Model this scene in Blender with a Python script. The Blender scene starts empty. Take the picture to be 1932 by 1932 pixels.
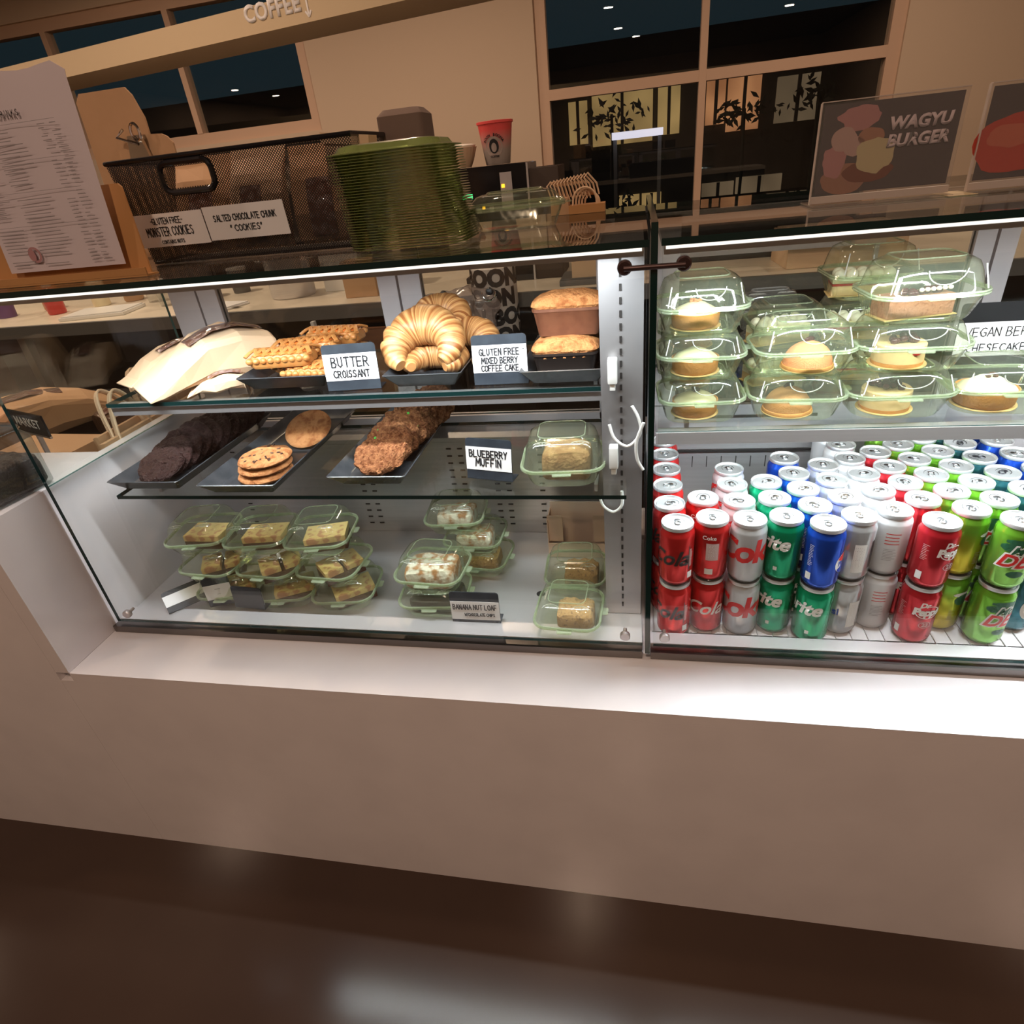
import bpy, bmesh, math, random
from mathutils import Vector, Matrix, noise
PI = math.pi
random.seed(7)
SC = bpy.context.scene
COL = SC.collection

# ------------------------------------------------------------------ camera
cam_d = bpy.data.cameras.new('camera'); cam = bpy.data.objects.new('camera', cam_d); COL.objects.link(cam)
R = ((0.98003337, 0.00449715, -0.19878223), (0.17343666, -0.5082298, 0.84357702), (-0.09723336, -0.86120976, -0.49886214))
M = Matrix.Identity(4)
for i in range(3):
    M[i][0] = R[i][0]; M[i][1] = -R[i][1]; M[i][2] = -R[i][2]
M[0][3], M[1][3], M[2][3] = 0.0, -0.79, 1.28
cam.matrix_world = M
cam_d.sensor_fit = 'HORIZONTAL'; cam_d.sensor_width = 36; cam_d.lens = 36 * 1149.25 / 1932; cam_d.clip_start = .02
SC.camera = cam
# ------------------------------------------------------------------ world, lights, exposure
w = bpy.data.worlds.new('night'); SC.world = w; w.use_nodes = True
w.node_tree.nodes['Background'].inputs[0].default_value = (.10, .19, .24, 1)
w.node_tree.nodes['Background'].inputs[1].default_value = .08
SC.view_settings.view_transform = 'Standard'; SC.view_settings.look = 'None'
SC.view_settings.exposure = 0.0; SC.view_settings.gamma = 1.0; SC.view_settings.use_curve_mapping = False
SC.cycles.transparent_max_bounces = 48; SC.cycles.max_bounces = 10; SC.cycles.use_denoising = True
SC.cycles.sample_clamp_indirect = 4.0; SC.cycles.caustics_reflective = False; SC.cycles.caustics_refractive = False
def area(name, loc, sx, sy, power, color, rot=(0, 0, 0), shape='RECTANGLE', spread=PI):
    l = bpy.data.lights.new(name, 'AREA'); l.shape = shape; l.size = sx; l.size_y = sy; l.energy = power; l.color = color; l.spread = spread
    o = bpy.data.objects.new(name, l); COL.objects.link(o); o.location = loc; o.rotation_euler = rot; return o
LED = (.93, .98, 1.0); WARM = (1.0, .70, .50); WARMW = (1.0, .80, .66)
area('led_top_left_case', (-.50, .033, 1.160), .98, .014, 5.4, (.95, .98, 1), (math.radians(19), 0, 0), spread=math.radians(135))
area('led_shelf_left_case', (-.48, .142, .948), .92, .012, 6.6, (.90, .98, 1), (math.radians(6), 0, 0))
area('led_top_right_case', (.56, .033, 1.160), 1.0, .014, 5.4, LED, (math.radians(19), 0, 0), spread=math.radians(135))
area('led_shelf_right_case', (.56, .135, .875), 1.0, .014, 9.5, (.88, .95, 1.0), (math.radians(4), 0, 0))
DOWN = [(-.32, -1.63), (-.03, -2.8), (-.41, .27), (-3.0, -1.8), (2.4, -1.9), (-4.7, .4), (2.9, .5), (-7.8, -2.1), (-7.8, -3.7), (-7.8, -5.4), (-1.4, 3.3), (1.5, 3.4), (-3.6, 3.3), (-2.3, 1.1), (-4.6, 1.5)]  # last two lamps are added to brighten the overhead beam
for x, y in DOWN:
    near = 5 if y < -1 else 4
    area('downlight_lamp', (x, y, 2.985), .13, .13, 21 if (y < -1 and x > -5) else 28 if y > 2 else 8 if x == -.41 else 30 if y > 1 else 14, WARM, shape='DISK')

# ------------------------------------------------------------------ materials
def mat(name, color, rough=.5, metal=0, bump=None, mix=None, emit=None, spec=None, coat=0, sss=0):
    m = bpy.data.materials.new(name); m.use_nodes = True; nt = m.node_tree; b = nt.nodes['Principled BSDF']
    b.inputs['Base Color'].default_value = (*color, 1); b.inputs['Roughness'].default_value = rough; b.inputs['Metallic'].default_value = metal
    if spec is not None: b.inputs['Specular IOR Level'].default_value = spec
    if coat: b.inputs['Coat Weight'].default_value = coat
    if emit: b.inputs['Emission Color'].default_value = (*emit[0], 1); b.inputs['Emission Strength'].default_value = emit[1]
    tc = None
    if bump or mix: tc = nt.nodes.new('ShaderNodeTexCoord')
    if bump:
        n = nt.nodes.new('ShaderNodeTexNoise'); n.inputs['Scale'].default_value = bump[0]; n.inputs['Detail'].default_value = 5
        nt.links.new(tc.outputs['Object'], n.inputs['Vector'])
        bp = nt.nodes.new('ShaderNodeBump'); bp.inputs['Strength'].default_value = bump[1]; bp.inputs['Distance'].default_value = bump[2] if len(bump) > 2 else .003
        nt.links.new(n.outputs[0], bp.inputs['Height']); nt.links.new(bp.outputs[0], b.inputs['Normal'])
    if mix:  # (color2, scale, lo, hi[, stretch])
        n = nt.nodes.new('ShaderNodeTexNoise'); n.inputs['Scale'].default_value = mix[1]; n.inputs['Detail'].default_value = 6
        if len(mix) > 4:
            mp = nt.nodes.new('ShaderNodeMapping'); mp.inputs['Scale'].default_value = mix[4]
            nt.links.new(tc.outputs['Object'], mp.inputs['Vector']); nt.links.new(mp.outputs[0], n.inputs['Vector'])
        else: nt.links.new(tc.outputs['Object'], n.inputs['Vector'])
        r = nt.nodes.new('ShaderNodeValToRGB'); r.color_ramp.elements[0].position = mix[2]; r.color_ramp.elements[1].position = mix[3]
        r.color_ramp.elements[0].color = (*color, 1); r.color_ramp.elements[1].color = (*mix[0], 1)
        nt.links.new(n.outputs[0], r.inputs[0]); nt.links.new(r.outputs[0], b.inputs['Base Color'])
    return m
def thin(name, tint, body=(.8, .9, .8), body_f=.04, f0=.05, rough=.03):
    """thin clear sheet: tinted transmission, Schlick mirror reflection, a little scatter"""
    m = bpy.data.materials.new(name); m.use_nodes = True; nt = m.node_tree; nt.nodes.clear()
    out = nt.nodes.new('ShaderNodeOutputMaterial'); tr = nt.nodes.new('ShaderNodeBsdfTransparent'); tr.inputs[0].default_value = (*tint, 1)
    gl = nt.nodes.new('ShaderNodeBsdfGlossy'); gl.inputs['Roughness'].default_value = rough
    df = nt.nodes.new('ShaderNodeBsdfDiffuse'); df.inputs[0].default_value = (*body, 1)
    lw = nt.nodes.new('ShaderNodeLayerWeight'); lw.inputs[0].default_value = .5
    pw = nt.nodes.new('ShaderNodeMath'); pw.operation = 'POWER'; pw.inputs[1].default_value = 5
    mr = nt.nodes.new('ShaderNodeMath'); mr.operation = 'MULTIPLY_ADD'; mr.inputs[1].default_value = 1 - f0; mr.inputs[2].default_value = f0
    m1 = nt.nodes.new('ShaderNodeMixShader'); m1.inputs[0].default_value = body_f; m2 = nt.nodes.new('ShaderNodeMixShader')
    L = nt.links.new
    L(lw.outputs['Facing'], pw.inputs[0]); L(pw.outputs[0], mr.inputs[0]); L(mr.outputs[0], m2.inputs[0])
    L(tr.outputs[0], m1.inputs[1]); L(df.outputs[0], m1.inputs[2]); L(m1.outputs[0], m2.inputs[1]); L(gl.outputs[0], m2.inputs[2]); L(m2.outputs[0], out.inputs[0])
    return m
GLASS = thin('clear_glass', (.965, .985, .975), body_f=0.0, f0=.045, rough=.0)
EDGE = mat('glass_edge', (.004, .022, .022), .08)
GEDGE = mat('glass_edge_pale', (.05, .12, .11), .08)
PLA = thin('clear_green_plastic', (.945, .965, .89), (.80, .9, .68), .045, .08, .08)
PLAR = thin('clear_green_plastic_rim', (.86, .92, .78), (.80, .92, .70), .20, .16, .10)
PLAW = thin('embossed_plastic', (.8, .85, .75), (1, 1, 1), .55, .2, .1)
CLEARP = thin('clear_plastic', (.95, .95, .95), (.9, .9, .9), .06, .07, .08)
CLEARR = thin('clear_plastic_rim', (.85, .87, .88), (.9, .92, .95), .25, .15, .08)
NEST = thin('nested_green_plastic', (.66, .76, .42), (.28, .36, .12), .55, .07, .18)
QUARTZ = mat('white_quartz', (.75, .715, .74), .14, mix=((.71, .675, .70), 9, .4, .7))
FLOOR = mat('polished_concrete', (.050, .031, .024), .17, spec=.3, bump=(6, .03), mix=((.066, .042, .031), 2.2, .35, .75))
STEEL = mat('brushed_steel', (.72, .70, .72), .38, .72, mix=((.64, .62, .64), 4, .3, .7, (1, 1, 40)))
STEELP = mat('satin_steel_post', (.42, .41, .43), .42, .75)
STEELD = mat('dark_steel', (.20, .18, .17), .3, 1)
ALU = mat('aluminium', (.72, .70, .72), .35, .85)
FRAMEW = mat('door_frame', (.62, .59, .62), .4, .3)
BLACK = mat('black_plastic', (.012, .013, .016), .4)
BLACKG = mat('black_gloss', (.010, .010, .012), .15)
TRAY = mat('charcoal_melamine', (.035, .038, .044), .26, mix=((.055, .058, .066), 30, .4, .7))
SIGN = mat('slate_sign', (.018, .024, .034), .45, mix=((.035, .045, .06), 30, .4, .7))
CARD = mat('white_card', (.80, .80, .82), .6)
INK = mat('black_ink', (.015, .016, .02), .6)
GREYINK = mat('grey_ink', (.28, .26, .28), .7)
KRAFT = mat('kraft_paper', (.56, .35, .20), .75, bump=(60, .1), mix=((.49, .30, .165), 9, .35, .7))
KRAFTL = mat('light_kraft', (.70, .50, .33), .7, bump=(40, .1))
KRAFTB = mat('kraft_board', (.50, .25, .09), .65, mix=((.44, .22, .08), 5, .35, .7))
MENUP = mat('menu_paper', (.62, .56, .62), .7)
WALL = mat('cream_wall', (.62, .50, .38), .8, bump=(40, .05))
BEAMM = mat('beam_paint', (.60, .49, .33), .8)
CEIL = mat('ceiling_paint', (.25, .19, .15), .9)
WAINS = mat('dark_wainscot', (.055, .038, .03), .7)
FRAMEB = mat('window_frame_paint', (.62, .44, .32), .6)
DARK = mat('dark_laminate', (.018, .016, .016), .5)
GREY = mat('grey_laminate', (.12, .12, .12), .5)
CTOP = mat('back_counter_top', (.80, .72, .60), .3)
WHITE = mat('white_plastic', (.85, .85, .85), .35)
CHOC = mat('chocolate_cookie', (.020, .007, .006), .50, spec=.22, bump=(200, 1.0, .008), mix=((.035, .014, .012), 180, .4, .7))
COOK = mat('golden_cookie', (.46, .20, .08), .75, spec=.2, bump=(160, .8, .006), mix=((.27, .095, .03), 70, .45, .68))
CHIP = mat('chocolate_chip', (.05, .02, .012), .35)
OAT = mat('oat_cookie', (.40, .17, .075), .8, spec=.2, bump=(330, 1.0, .008), mix=((.19, .06, .022), 150, .38, .65))
CANDY = mat('green_candy', (.1, .6, .08), .3)
CROIS = mat('croissant_crust', (.68, .34, .12), .42, bump=(120, .3, .002), mix=((.58, .24, .06), 42, .42, .72, (1, 1, 3)))
LATT = mat('lattice_pastry', (.50, .23, .07), .35, bump=(180, .3), mix=((.50, .17, .04), 120, .45, .7))
FILL = mat('apricot_filling', (.55, .15, .03), .2)
CAKE = mat('loaf_cake_top', (.54, .24, .09), .75, spec=.2, bump=(220, .9, .006), mix=((.30, .10, .03), 80, .45, .70))
PAN = mat('brown_paper_pan', (.13, .045, .022), .6, mix=((.16, .06, .03), 60, .4, .6))
PANB = mat('black_loaf_tray', (.02, .014, .012), .4)
TART = mat('tart_crust', (.64, .29, .09), .7, bump=(270, .4), mix=((.66, .30, .09), 120, .4, .7))
MUFF = mat('muffin', (.26, .13, .045), .7, bump=(200, .8, .004), mix=((.40, .24, .10), 60, .4, .7))
CREAM = mat('cream', (.90, .84, .62), .4, bump=(20, .2))
CREAMW = mat('whipped_cream', (.92, .88, .78), .45)
PEACH = mat('peach_mousse', (.80, .32, .15), .75, bump=(540, .5))
TAN = mat('tan_mousse', (.50, .24, .09), .75, bump=(540, .4))
BERRY = mat('dark_berries', (.06, .008, .015), .2)
RED = mat('red_jam', (.55, .03, .03), .3)
LEMON = mat('cream_cheese_topping', (.86, .62, .28), .4, bump=(120, .4), mix=((.62, .30, .16), 66, .50, .60))
BROWN = mat('brownie', (.10, .035, .018), .6, bump=(270, .6))
POWD = mat('sugared_loaf', (.45, .20, .08), .7, bump=(180, .8), mix=((.86, .80, .74), 54, .42, .58))
CRUMB = mat('crumb_bar', (.48, .27, .11), .8, bump=(240, .9), mix=((.20, .10, .05), 180, .55, .68))
GOLDB = mat('gold_cake_board', (.80, .58, .26), .4, .3)
CHEESE = mat('cheesecake', (.70, .50, .26), .5, mix=((.78, .56, .28), 90, .4, .7))
CHMOUS = mat('chocolate_mousse', (.36, .17, .10), .7, bump=(360, .6), mix=((.22, .09, .05), 180, .55, .7))
CANLID = mat('can_lid_aluminium', (.86, .87, .89), .40, .9)
CANT = mat('can_tab', (.62, .63, .66), .25, 1)
CANTB = mat('black_can_tab', (.02, .02, .025), .3, .5)

# ------------------------------------------------------------------ mesh helpers
def obj(name, bm, m, parent=None, smooth=True, loc=None, rot=None, label=None):
    me = bpy.data.meshes.new(name)
    bmesh.ops.recalc_face_normals(bm, faces=bm.faces); bm.to_mesh(me); bm.free()
    for mm in (m if isinstance(m, (list, tuple)) else [m]): me.materials.append(mm)
    if smooth:
        for p in me.polygons: p.use_smooth = True
        try: me.set_sharp_from_angle(angle=math.radians(40))
        except Exception: pass
    o = bpy.data.objects.new(name, me); COL.objects.link(o)
    if parent is not None: o.parent = parent
    if loc: o.location = loc
    if rot: o.rotation_euler = rot
    if label: o['label'] = label
    return o
def tag(o, label, cat, group=None, kind=None):
    o['label'] = label; o['category'] = cat
    if group: o['group'] = group
    if kind: o['kind'] = kind
    return o
def struct(o): o['kind'] = 'structure'; return o
def thing(name, label, cat, loc=(0, 0, 0), rz=0, group=None):
    o = bpy.data.objects.new(name, None); COL.objects.link(o); o.empty_display_size = .02
    o.location = loc; o.rotation_euler = (0, 0, rz); return tag(o, label, cat, group)
def dup(root, loc, rz=0, label=None, group=None):
    def cp(o, par):
        c = o.copy(); COL.objects.link(c)
        if par is not None: c.parent = par
        for ch in list(o.children): cp(ch, c)
        return c
    r = cp(root, None); r.location = loc; r.rotation_euler = (0, 0, rz)
    if label: r['label'] = label
    if group: r['group'] = group
    return r
def B(): return bmesh.new()
def box(bm, x0, x1, y0, y1, z0, z1, bev=0, mi=0):
    v = [bm.verts.new((x, y, z)) for z in (z0, z1) for y in (y0, y1) for x in (x0, x1)]
    fs = [bm.faces.new([v[i] for i in q]) for q in ((0, 2, 3, 1), (4, 5, 7, 6), (0, 1, 5, 4), (2, 6, 7, 3), (0, 4, 6, 2), (1, 3, 7, 5))]
    for f in fs: f.material_index = mi
    if bev:
        es = list({e for f in fs for e in f.edges})
        bmesh.ops.bevel(bm, geom=es, offset=bev, segments=2, profile=.7, affect='EDGES')
    return v
def bx(name, x0, x1, y0, y1, z0, z1, m, parent=None, bev=0, **k):
    bm = B(); box(bm, x0, x1, y0, y1, z0, z1, bev); return obj(name, bm, m, parent, smooth=bool(bev), **k)
def ring(bm, pts): return [bm.verts.new(p) for p in pts]
def bridge(bm, a, b, closed=True, mi=0):
    n = len(a)
    for i in range(n if closed else n - 1):
        f = bm.faces.new((a[i], a[(i + 1) % n], b[(i + 1) % n], b[i])); f.material_index = mi
def loft(bm, rings, cap0=True, cap1=True, mi=0):
    rs = [ring(bm, r) for r in rings]
    for a, b in zip(rs, rs[1:]): bridge(bm, a, b, mi=mi)
    if cap0: f = bm.faces.new(rs[0][::-1]); f.material_index = mi
    if cap1: f = bm.faces.new(rs[-1]); f.material_index = mi
    return rs
def circ(r, z, n=32, x=0, y=0): return [(x + r * math.cos(2 * PI * i / n), y + r * math.sin(2 * PI * i / n), z) for i in range(n)]
def lathe(bm, prof, n=32, cap0=True, cap1=True, x=0, y=0): loft(bm, [circ(max(r, 1e-5), z, n, x, y) for r, z in prof], cap0, cap1)
def rr(w, d, r, z, n=6, ox=0, oy=0, flute=0, fn=9):
    out = []; r = min(r, w / 2 - 1e-4, d / 2 - 1e-4)
    seg = max(2, n)
    def side(p0, p1):
        k = 10
        return [(p0[0] + (p1[0] - p0[0]) * j / k, p0[1] + (p1[1] - p0[1]) * j / k) for j in range(1, k)]
    cs = [(w / 2 - r, d / 2 - r, 0), (-w / 2 + r, d / 2 - r, 90), (-w / 2 + r, -d / 2 + r, 180), (w / 2 - r, -d / 2 + r, 270)]
    pts = []
    for i, (cx, cy, a) in enumerate(cs):
        arc = [(cx + r * math.cos(math.radians(a + 90 * j / seg)), cy + r * math.sin(math.radians(a + 90 * j / seg))) for j in range(seg + 1)]
        pts += arc
        nx = cs[(i + 1) % 4]; e = (nx[0] + r * math.cos(math.radians(nx[2])), nx[1] + r * math.sin(math.radians(nx[2])))
        pts += side(arc[-1], e)
    for i, (x, y) in enumerate(pts):
        s = 1 - (flute * (i % 2))
        out.append((ox + x * s, oy + y * s, z))
    return out
def tube(bm, pts, r, n=8, closed=False, rad=None, flat=None):
    pts = [Vector(p) for p in pts]; m = len(pts); rs = []
    up = None
    for i, p in enumerate(pts):
        if closed: t = pts[(i + 1) % m] - pts[i - 1]
        else: t = pts[min(i + 1, m - 1)] - pts[max(i - 1, 0)]
        t.normalize()
        if up is None:
            up = Vector((0, 0, 1)) if abs(t.z) < .9 else Vector((1, 0, 0))
        s = t.cross(up)
        if s.length < 1e-6: s = t.orthogonal()
        s.normalize(); u = s.cross(t).normalized(); up = u
        rr_ = rad(i / (m - 1 if m > 1 else 1)) if rad else r
        fy = flat or 1
        rs.append([bm.verts.new(p + s * rr_ * math.cos(2 * PI * k / n) + u * rr_ * fy * math.sin(2 * PI * k / n)) for k in range(n)])
    for a, b in zip(rs, rs[1:]): bridge(bm, a, b)
    if closed: bridge(bm, rs[-1], rs[0])
    else: bm.faces.new(rs[0][::-1]); bm.faces.new(rs[-1])
def ell(bm, c, rx, ry, rz, n=16, m=8, amp=0, fr=30, seed=0, rot=0):
    rs = []
    for j in range(1, m):
        ph = PI * j / m; row = []
        for i in range(n):
            th = 2 * PI * i / n
            v = Vector((math.sin(ph) * math.cos(th) * rx, math.sin(ph) * math.sin(th) * ry, math.cos(ph) * rz))
            if amp: v *= 1 + amp * noise.noise(v * fr + Vector((seed * 7.1, seed, 0)))
            if rot: v = Matrix.Rotation(rot, 3, 'Z') @ v
            row.append(bm.verts.new(v + Vector(c)))
        rs.append(row)
    for a, b in zip(rs, rs[1:]): bridge(bm, a, b)
    t = bm.verts.new(Vector(c) + Vector((0, 0, rz))); bt = bm.verts.new(Vector(c) - Vector((0, 0, rz)))
    for i in range(n):
        bm.faces.new((rs[0][i], rs[0][(i + 1) % n], t)); bm.faces.new((rs[-1][(i + 1) % n], rs[-1][i], bt))
def xf(bm, mtx, verts=None): bmesh.ops.transform(bm, matrix=mtx, verts=verts or bm.verts)
# ---- lettering: a hand-drawn capital alphabet on a unit box
GL = {'A': '0,0 .4,1 .8,0|.15,.35 .65,.35', 'B': '0,0 0,1 .5,.95 .6,.75 .45,.55 0,.5|.45,.52 .7,.3 .5,.02 0,0', 'C': '.75,.85 .5,1 .2,.9 0,.5 .2,.1 .5,0 .75,.15',
      'D': '0,0 0,1 .45,.95 .75,.5 .45,.05 0,0', 'E': '.65,1 0,1 0,0 .65,0|0,.5 .55,.5', 'F': '.65,1 0,1 0,0|0,.52 .5,.52', 'G': '.75,.85 .5,1 .2,.9 0,.5 .2,.1 .5,0 .75,.15 .75,.45 .45,.45',
      'H': '0,0 0,1|.65,0 .65,1|0,.5 .65,.5', 'I': '.1,0 .1,1', 'J': '.5,1 .5,.2 .3,0 .05,.15', 'K': '0,0 0,1|.65,1 0,.45|.2,.6 .7,0', 'L': '0,1 0,0 .6,0', 'M': '0,0 .1,1 .45,.35 .8,1 .9,0',
      'N': '0,0 0,1 .65,0 .65,1', 'O': '.35,1 .08,.8 0,.5 .1,.15 .38,0 .65,.15 .75,.5 .65,.85 .35,1', 'P': '0,0 0,1 .5,.95 .62,.72 .5,.5 0,.45', 'Q': '.35,1 0,.5 .35,0 .72,.5 .35,1|.45,.3 .8,-.05',
      'R': '0,0 0,1 .5,.95 .62,.74 .5,.52 0,.48|.25,.48 .7,0', 'S': '.65,.88 .4,1 .1,.85 .15,.6 .55,.42 .6,.15 .35,0 0,.12', 'T': '0,1 .75,1|.37,1 .37,0', 'U': '0,1 .02,.25 .3,0 .6,.2 .65,1',
      'V': '0,1 .38,0 .75,1', 'W': '0,1 .22,0 .45,.7 .68,0 .92,1', 'X': '0,0 .7,1|0,1 .7,0', 'Y': '0,1 .35,.5 .7,1|.35,.5 .3,0', 'Z': '0,1 .65,1 0,0 .65,0', '/': '0,-.05 .45,1.05', '-': '.05,.5 .4,.5',
      '~': '0,.5 .15,.62 .35,.42 .5,.55', '"': '.0,.7 .08,1|.2,.7 .28,1', '.': '.05,0 .1,.05', '+': '.3,.2 .3,.8|0,.5 .6,.5'}
def adv(ch): return {' ': .5, 'I': .42, 'M': 1.12, 'W': 1.15, '-': .6, '.': .35, '/': .65}.get(ch, .98)
def stroke_text(bm, s, h, wd, cx=0, cz=0, aspect=.8, wob=.03, mode=None):
    """letters in the XZ plane facing -Y, centred on (cx, cz)"""
    rnd = random.Random(s); tot = sum(adv(c) for c in s) * h * aspect - .2 * h * aspect; x = cx - tot / 2
    for ch in s:
        for st in GL.get(ch, '').split('|') if ch in GL else []:
            ps = [tuple(map(float, p.split(','))) for p in st.split(' ')]
            ps = [(x + (a + rnd.uniform(-wob, wob)) * h * aspect, cz - h / 2 + (b + rnd.uniform(-wob, wob)) * h) for a, b in ps]
            for (x0, z0), (x1, z1) in zip(ps, ps[1:]):
                d = Vector((x1 - x0, 0, z1 - z0))
                if d.length < 1e-7: continue
                d.normalize(); nrm = Vector((-d.z, 0, d.x)) * wd / 2; e = d * wd * .4
                a, b = Vector((x0, 0, z0)) - e, Vector((x1, 0, z1)) + e
                vs = [bm.verts.new(p) for p in (a - nrm, b - nrm, b + nrm, a + nrm)]; bm.faces.new(vs)
        x += adv(ch) * h * aspect
def print_text(s, size, bold=0, shear=0, spacing=1.0):
    """type-set letters as a bmesh in the XZ plane facing -Y, centred"""
    cu = bpy.data.curves.new('type', 'FONT'); cu.body = s; cu.size = size; cu.align_x = 'CENTER'; cu.align_y = 'CENTER'; cu.offset = bold; cu.shear = shear; cu.space_character = spacing
    cu.resolution_u = 3; cu.extrude = 0
    o = bpy.data.objects.new('type', cu); COL.objects.link(o); bpy.context.view_layer.update()
    me = bpy.data.meshes.new_from_object(o); bm = B(); bm.from_mesh(me); xf(bm, Matrix.Rotation(PI / 2, 4, 'X'))
    bpy.data.objects.remove(o); bpy.data.meshes.remove(me); bpy.data.curves.remove(cu); return bm
def thicken(bm, t=.0004):
    fs = list(bm.faces); r = bmesh.ops.extrude_face_region(bm, geom=fs)
    bmesh.ops.translate(bm, vec=(0, -t, 0), verts=[v for v in r['geom'] if isinstance(v, bmesh.types.BMVert)])
def wrap(bm, r, a0=0):
    """wrap an XZ drawing round a can of radius r, its middle at angle a0 from -Y"""
    for e in [e for e in bm.edges if e.calc_length() > r * .3]:
        pass
    bmesh.ops.subdivide_edges(bm, edges=[e for e in bm.edges if e.calc_length() > r * .35], cuts=2, use_grid_fill=False)
    bmesh.ops.triangulate(bm, faces=bm.faces)
    for v in bm.verts:
        a = a0 + v.co.x / r; v.co = Vector((r * math.sin(a), -r * math.cos(a), v.co.z))

# ================================================================== SETTING
struct(bx('floor', -9, 4, -6.5, 5.2, -.05, 0, FLOOR))
struct(bx('ceiling', -9, 4, -6.5, 5.3, 3.0, 3.05, CEIL))
WY = 5.2
bm = B()
WX0, WX1, WZ1 = -.80, 1.90, 2.75
LW0, LW1, LZ0, LZ1 = -6.4, -2.74, 1.67, 2.75
box(bm, -9, LW0, WY, WY + .18, 1.2, 3.0); box(bm, LW0, LW1, WY, WY + .18, 1.2, LZ0); box(bm, LW0, LW1, WY, WY + .18, LZ1, 3)
box(bm, LW1, WX0, WY, WY + .18, 1.2, 3.0); box(bm, WX0, WX1, WY, WY + .18, WZ1, 3.0); box(bm, WX1, 4, WY, WY + .18, 1.2, 3.0); box(bm, WX1, 4, WY, WY + .18, 0, 1.2)
struct(obj('wall_back', bm, WALL, smooth=False))
bm = B(); box(bm, -9, WX0, WY + .02, WY + .18, 0, 1.195); box(bm, WX0, WX1, WY + .02, WY + .18, 0, .35)
struct(obj('trim_1', bm, WAINS, smooth=False))
struct(bx('wall_front', -9, 4, -6.55, -6.5, 0, 3.0, WALL))
struct(bx('wall_right', 4, 4.05, -6.5, 5.3, 0, 3.0, WALL)); struct(bx('wall_left', -9.05, -9, -6.5, 5.3, 0, 3.0, WALL))
# right window: frame, transom, mullion, panes
def frame(name, x0, x1, z0, z1, mull, trans, t=.055, tb=.09, y=WY + .03):
    root = B()
    box(root, x0, x0 + tb, y, y + .10, z0, z1); box(root, x1 - tb, x1, y, y + .10, z0, z1)
    box(root, x0 + tb, x1 - tb, y, y + .10, z1 - tb, z1); box(root, x0 + tb, x1 - tb, y, y + .10, z0, z0 + tb)
    for m in mull: box(root, m - t / 2, m + t / 2, y - .005, y + .09, z0 + tb, z1 - tb)
    for q in trans: box(root, x0 + tb, x1 - tb, y - .003, y + .095, q - t / 2 - .01, q + t / 2 + .01)
    o = struct(obj(name, root, FRAMEB, smooth=False))
    bx('pane', x0 + tb, x1 - tb, y + .045, y + .052, z0 + tb, z1 - tb, GLASS, o)
    return o
frame('window_1', WX0, WX1, .35, WZ1, [.50], [1.70])
frame('window_2', LW0, LW1, LZ0, LZ1, [-3.95, -5.2], [])
# overhead beam with the sign lettering
d = Vector((-2.767, .535, 0)).normalized(); ang = math.atan2(-d.y, -d.x)
bm = B(); box(bm, -4.2, 3.2, -.02, .30, 0, .10); beam = obj('beam', bm, BEAMM, smooth=False, loc=(-1.8, 2.5, 1.885), rot=(0, 0, ang)); 
tag(beam, 'long tan overhead beam carrying white sign lettering above the back counter', 'beam')
bm = print_text('COFFEE', .085, .003, 0, 1.08); thicken(bm, .004); xf(bm, Matrix.Translation((.215, -.02, .070))); obj('lettering', bm, CARD, beam, smooth=False)
bm = B()
for pts in (((0, .03), (0, -.03)), ((-.015, -.012), (0, -.032), (.015, -.012))):
    for (a, b), (c, e) in zip(pts, pts[1:]):
        v = Vector((c - a, 0, e - b)).normalized(); n_ = Vector((-v.z, 0, v.x)) * .004
        vs = [bm.verts.new(Vector(p) + q) for p, q in (((a, 0, b), -n_), ((c, 0, e), -n_), ((c, 0, e), n_), ((a, 0, b), n_))]; bm.faces.new(vs)
thicken(bm, .003); xf(bm, Matrix.Translation((.405, -.02, .050))); obj('arrow', bm, CARD, beam, smooth=False)
DLAB = ['above the customer side of the case', 'farther back on the customer side', 'directly over the left glass case', 'behind the customer at left', 'behind the customer at right', 'over the left end of the counter', 'over the right end of the counter', 'far left, nearest the counter line', 'far left, in the middle of its row', 'far left, deepest in the room', 'over the floor behind the counter, middle', 'over the floor before the large window', 'over the floor before the small window', 'added to brighten the overhead beam, on the case side', 'added at the far left to brighten the overhead beam']
for i, (x, y) in enumerate(DOWN):
    bm = B(); lathe(bm, [(.085, 2.999), (.085, 2.992), (.07, 2.992), (.07, 2.999)], 24, False, False)
    o = obj('downlight', bm, WHITE, loc=(x, y, 0)); tag(o, 'round recessed ceiling downlight ' + DLAB[i], 'ceiling light', 'recessed ceiling downlights')
# ------------------------------------------------------------------ outside, across the street
def litm(name, c, s, c2=None):
    m = mat(name, (.1, .07, .04), .8, emit=(c, s)); nt = m.node_tree; b = nt.nodes['Principled BSDF']
    n = nt.nodes.new('ShaderNodeTexNoise'); n.inputs['Scale'].default_value = 1.6; tc = nt.nodes.new('ShaderNodeTexCoord'); nt.links.new(tc.outputs['Object'], n.inputs[0])
    r = nt.nodes.new('ShaderNodeValToRGB'); r.color_ramp.elements[0].position = .35; r.color_ramp.elements[1].position = .7
    r.color_ramp.elements[0].color = (*(c2 or tuple(q * .55 for q in c)), 1); r.color_ramp.elements[1].color = (*c, 1)
    nt.links.new(n.outputs[0], r.inputs[0]); nt.links.new(r.outputs[0], b.inputs['Emission Color']); return m
LITY = litm('lit_room_yellow', (.85, .53, .20), .42); LITO = litm('lit_room_orange', (.95, .42, .18), .5, (.45, .17, .07)); LITD = litm('lit_room_dim', (.5, .34, .2), .25)
def K(x5, z5, Y=9.0):  # a point known on the plane y=5, carried out along the sight line to plane Y
    k = (Y + .79) / 5.79; return x5 * k, 1.28 + (z5 - 1.28) * k
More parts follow.
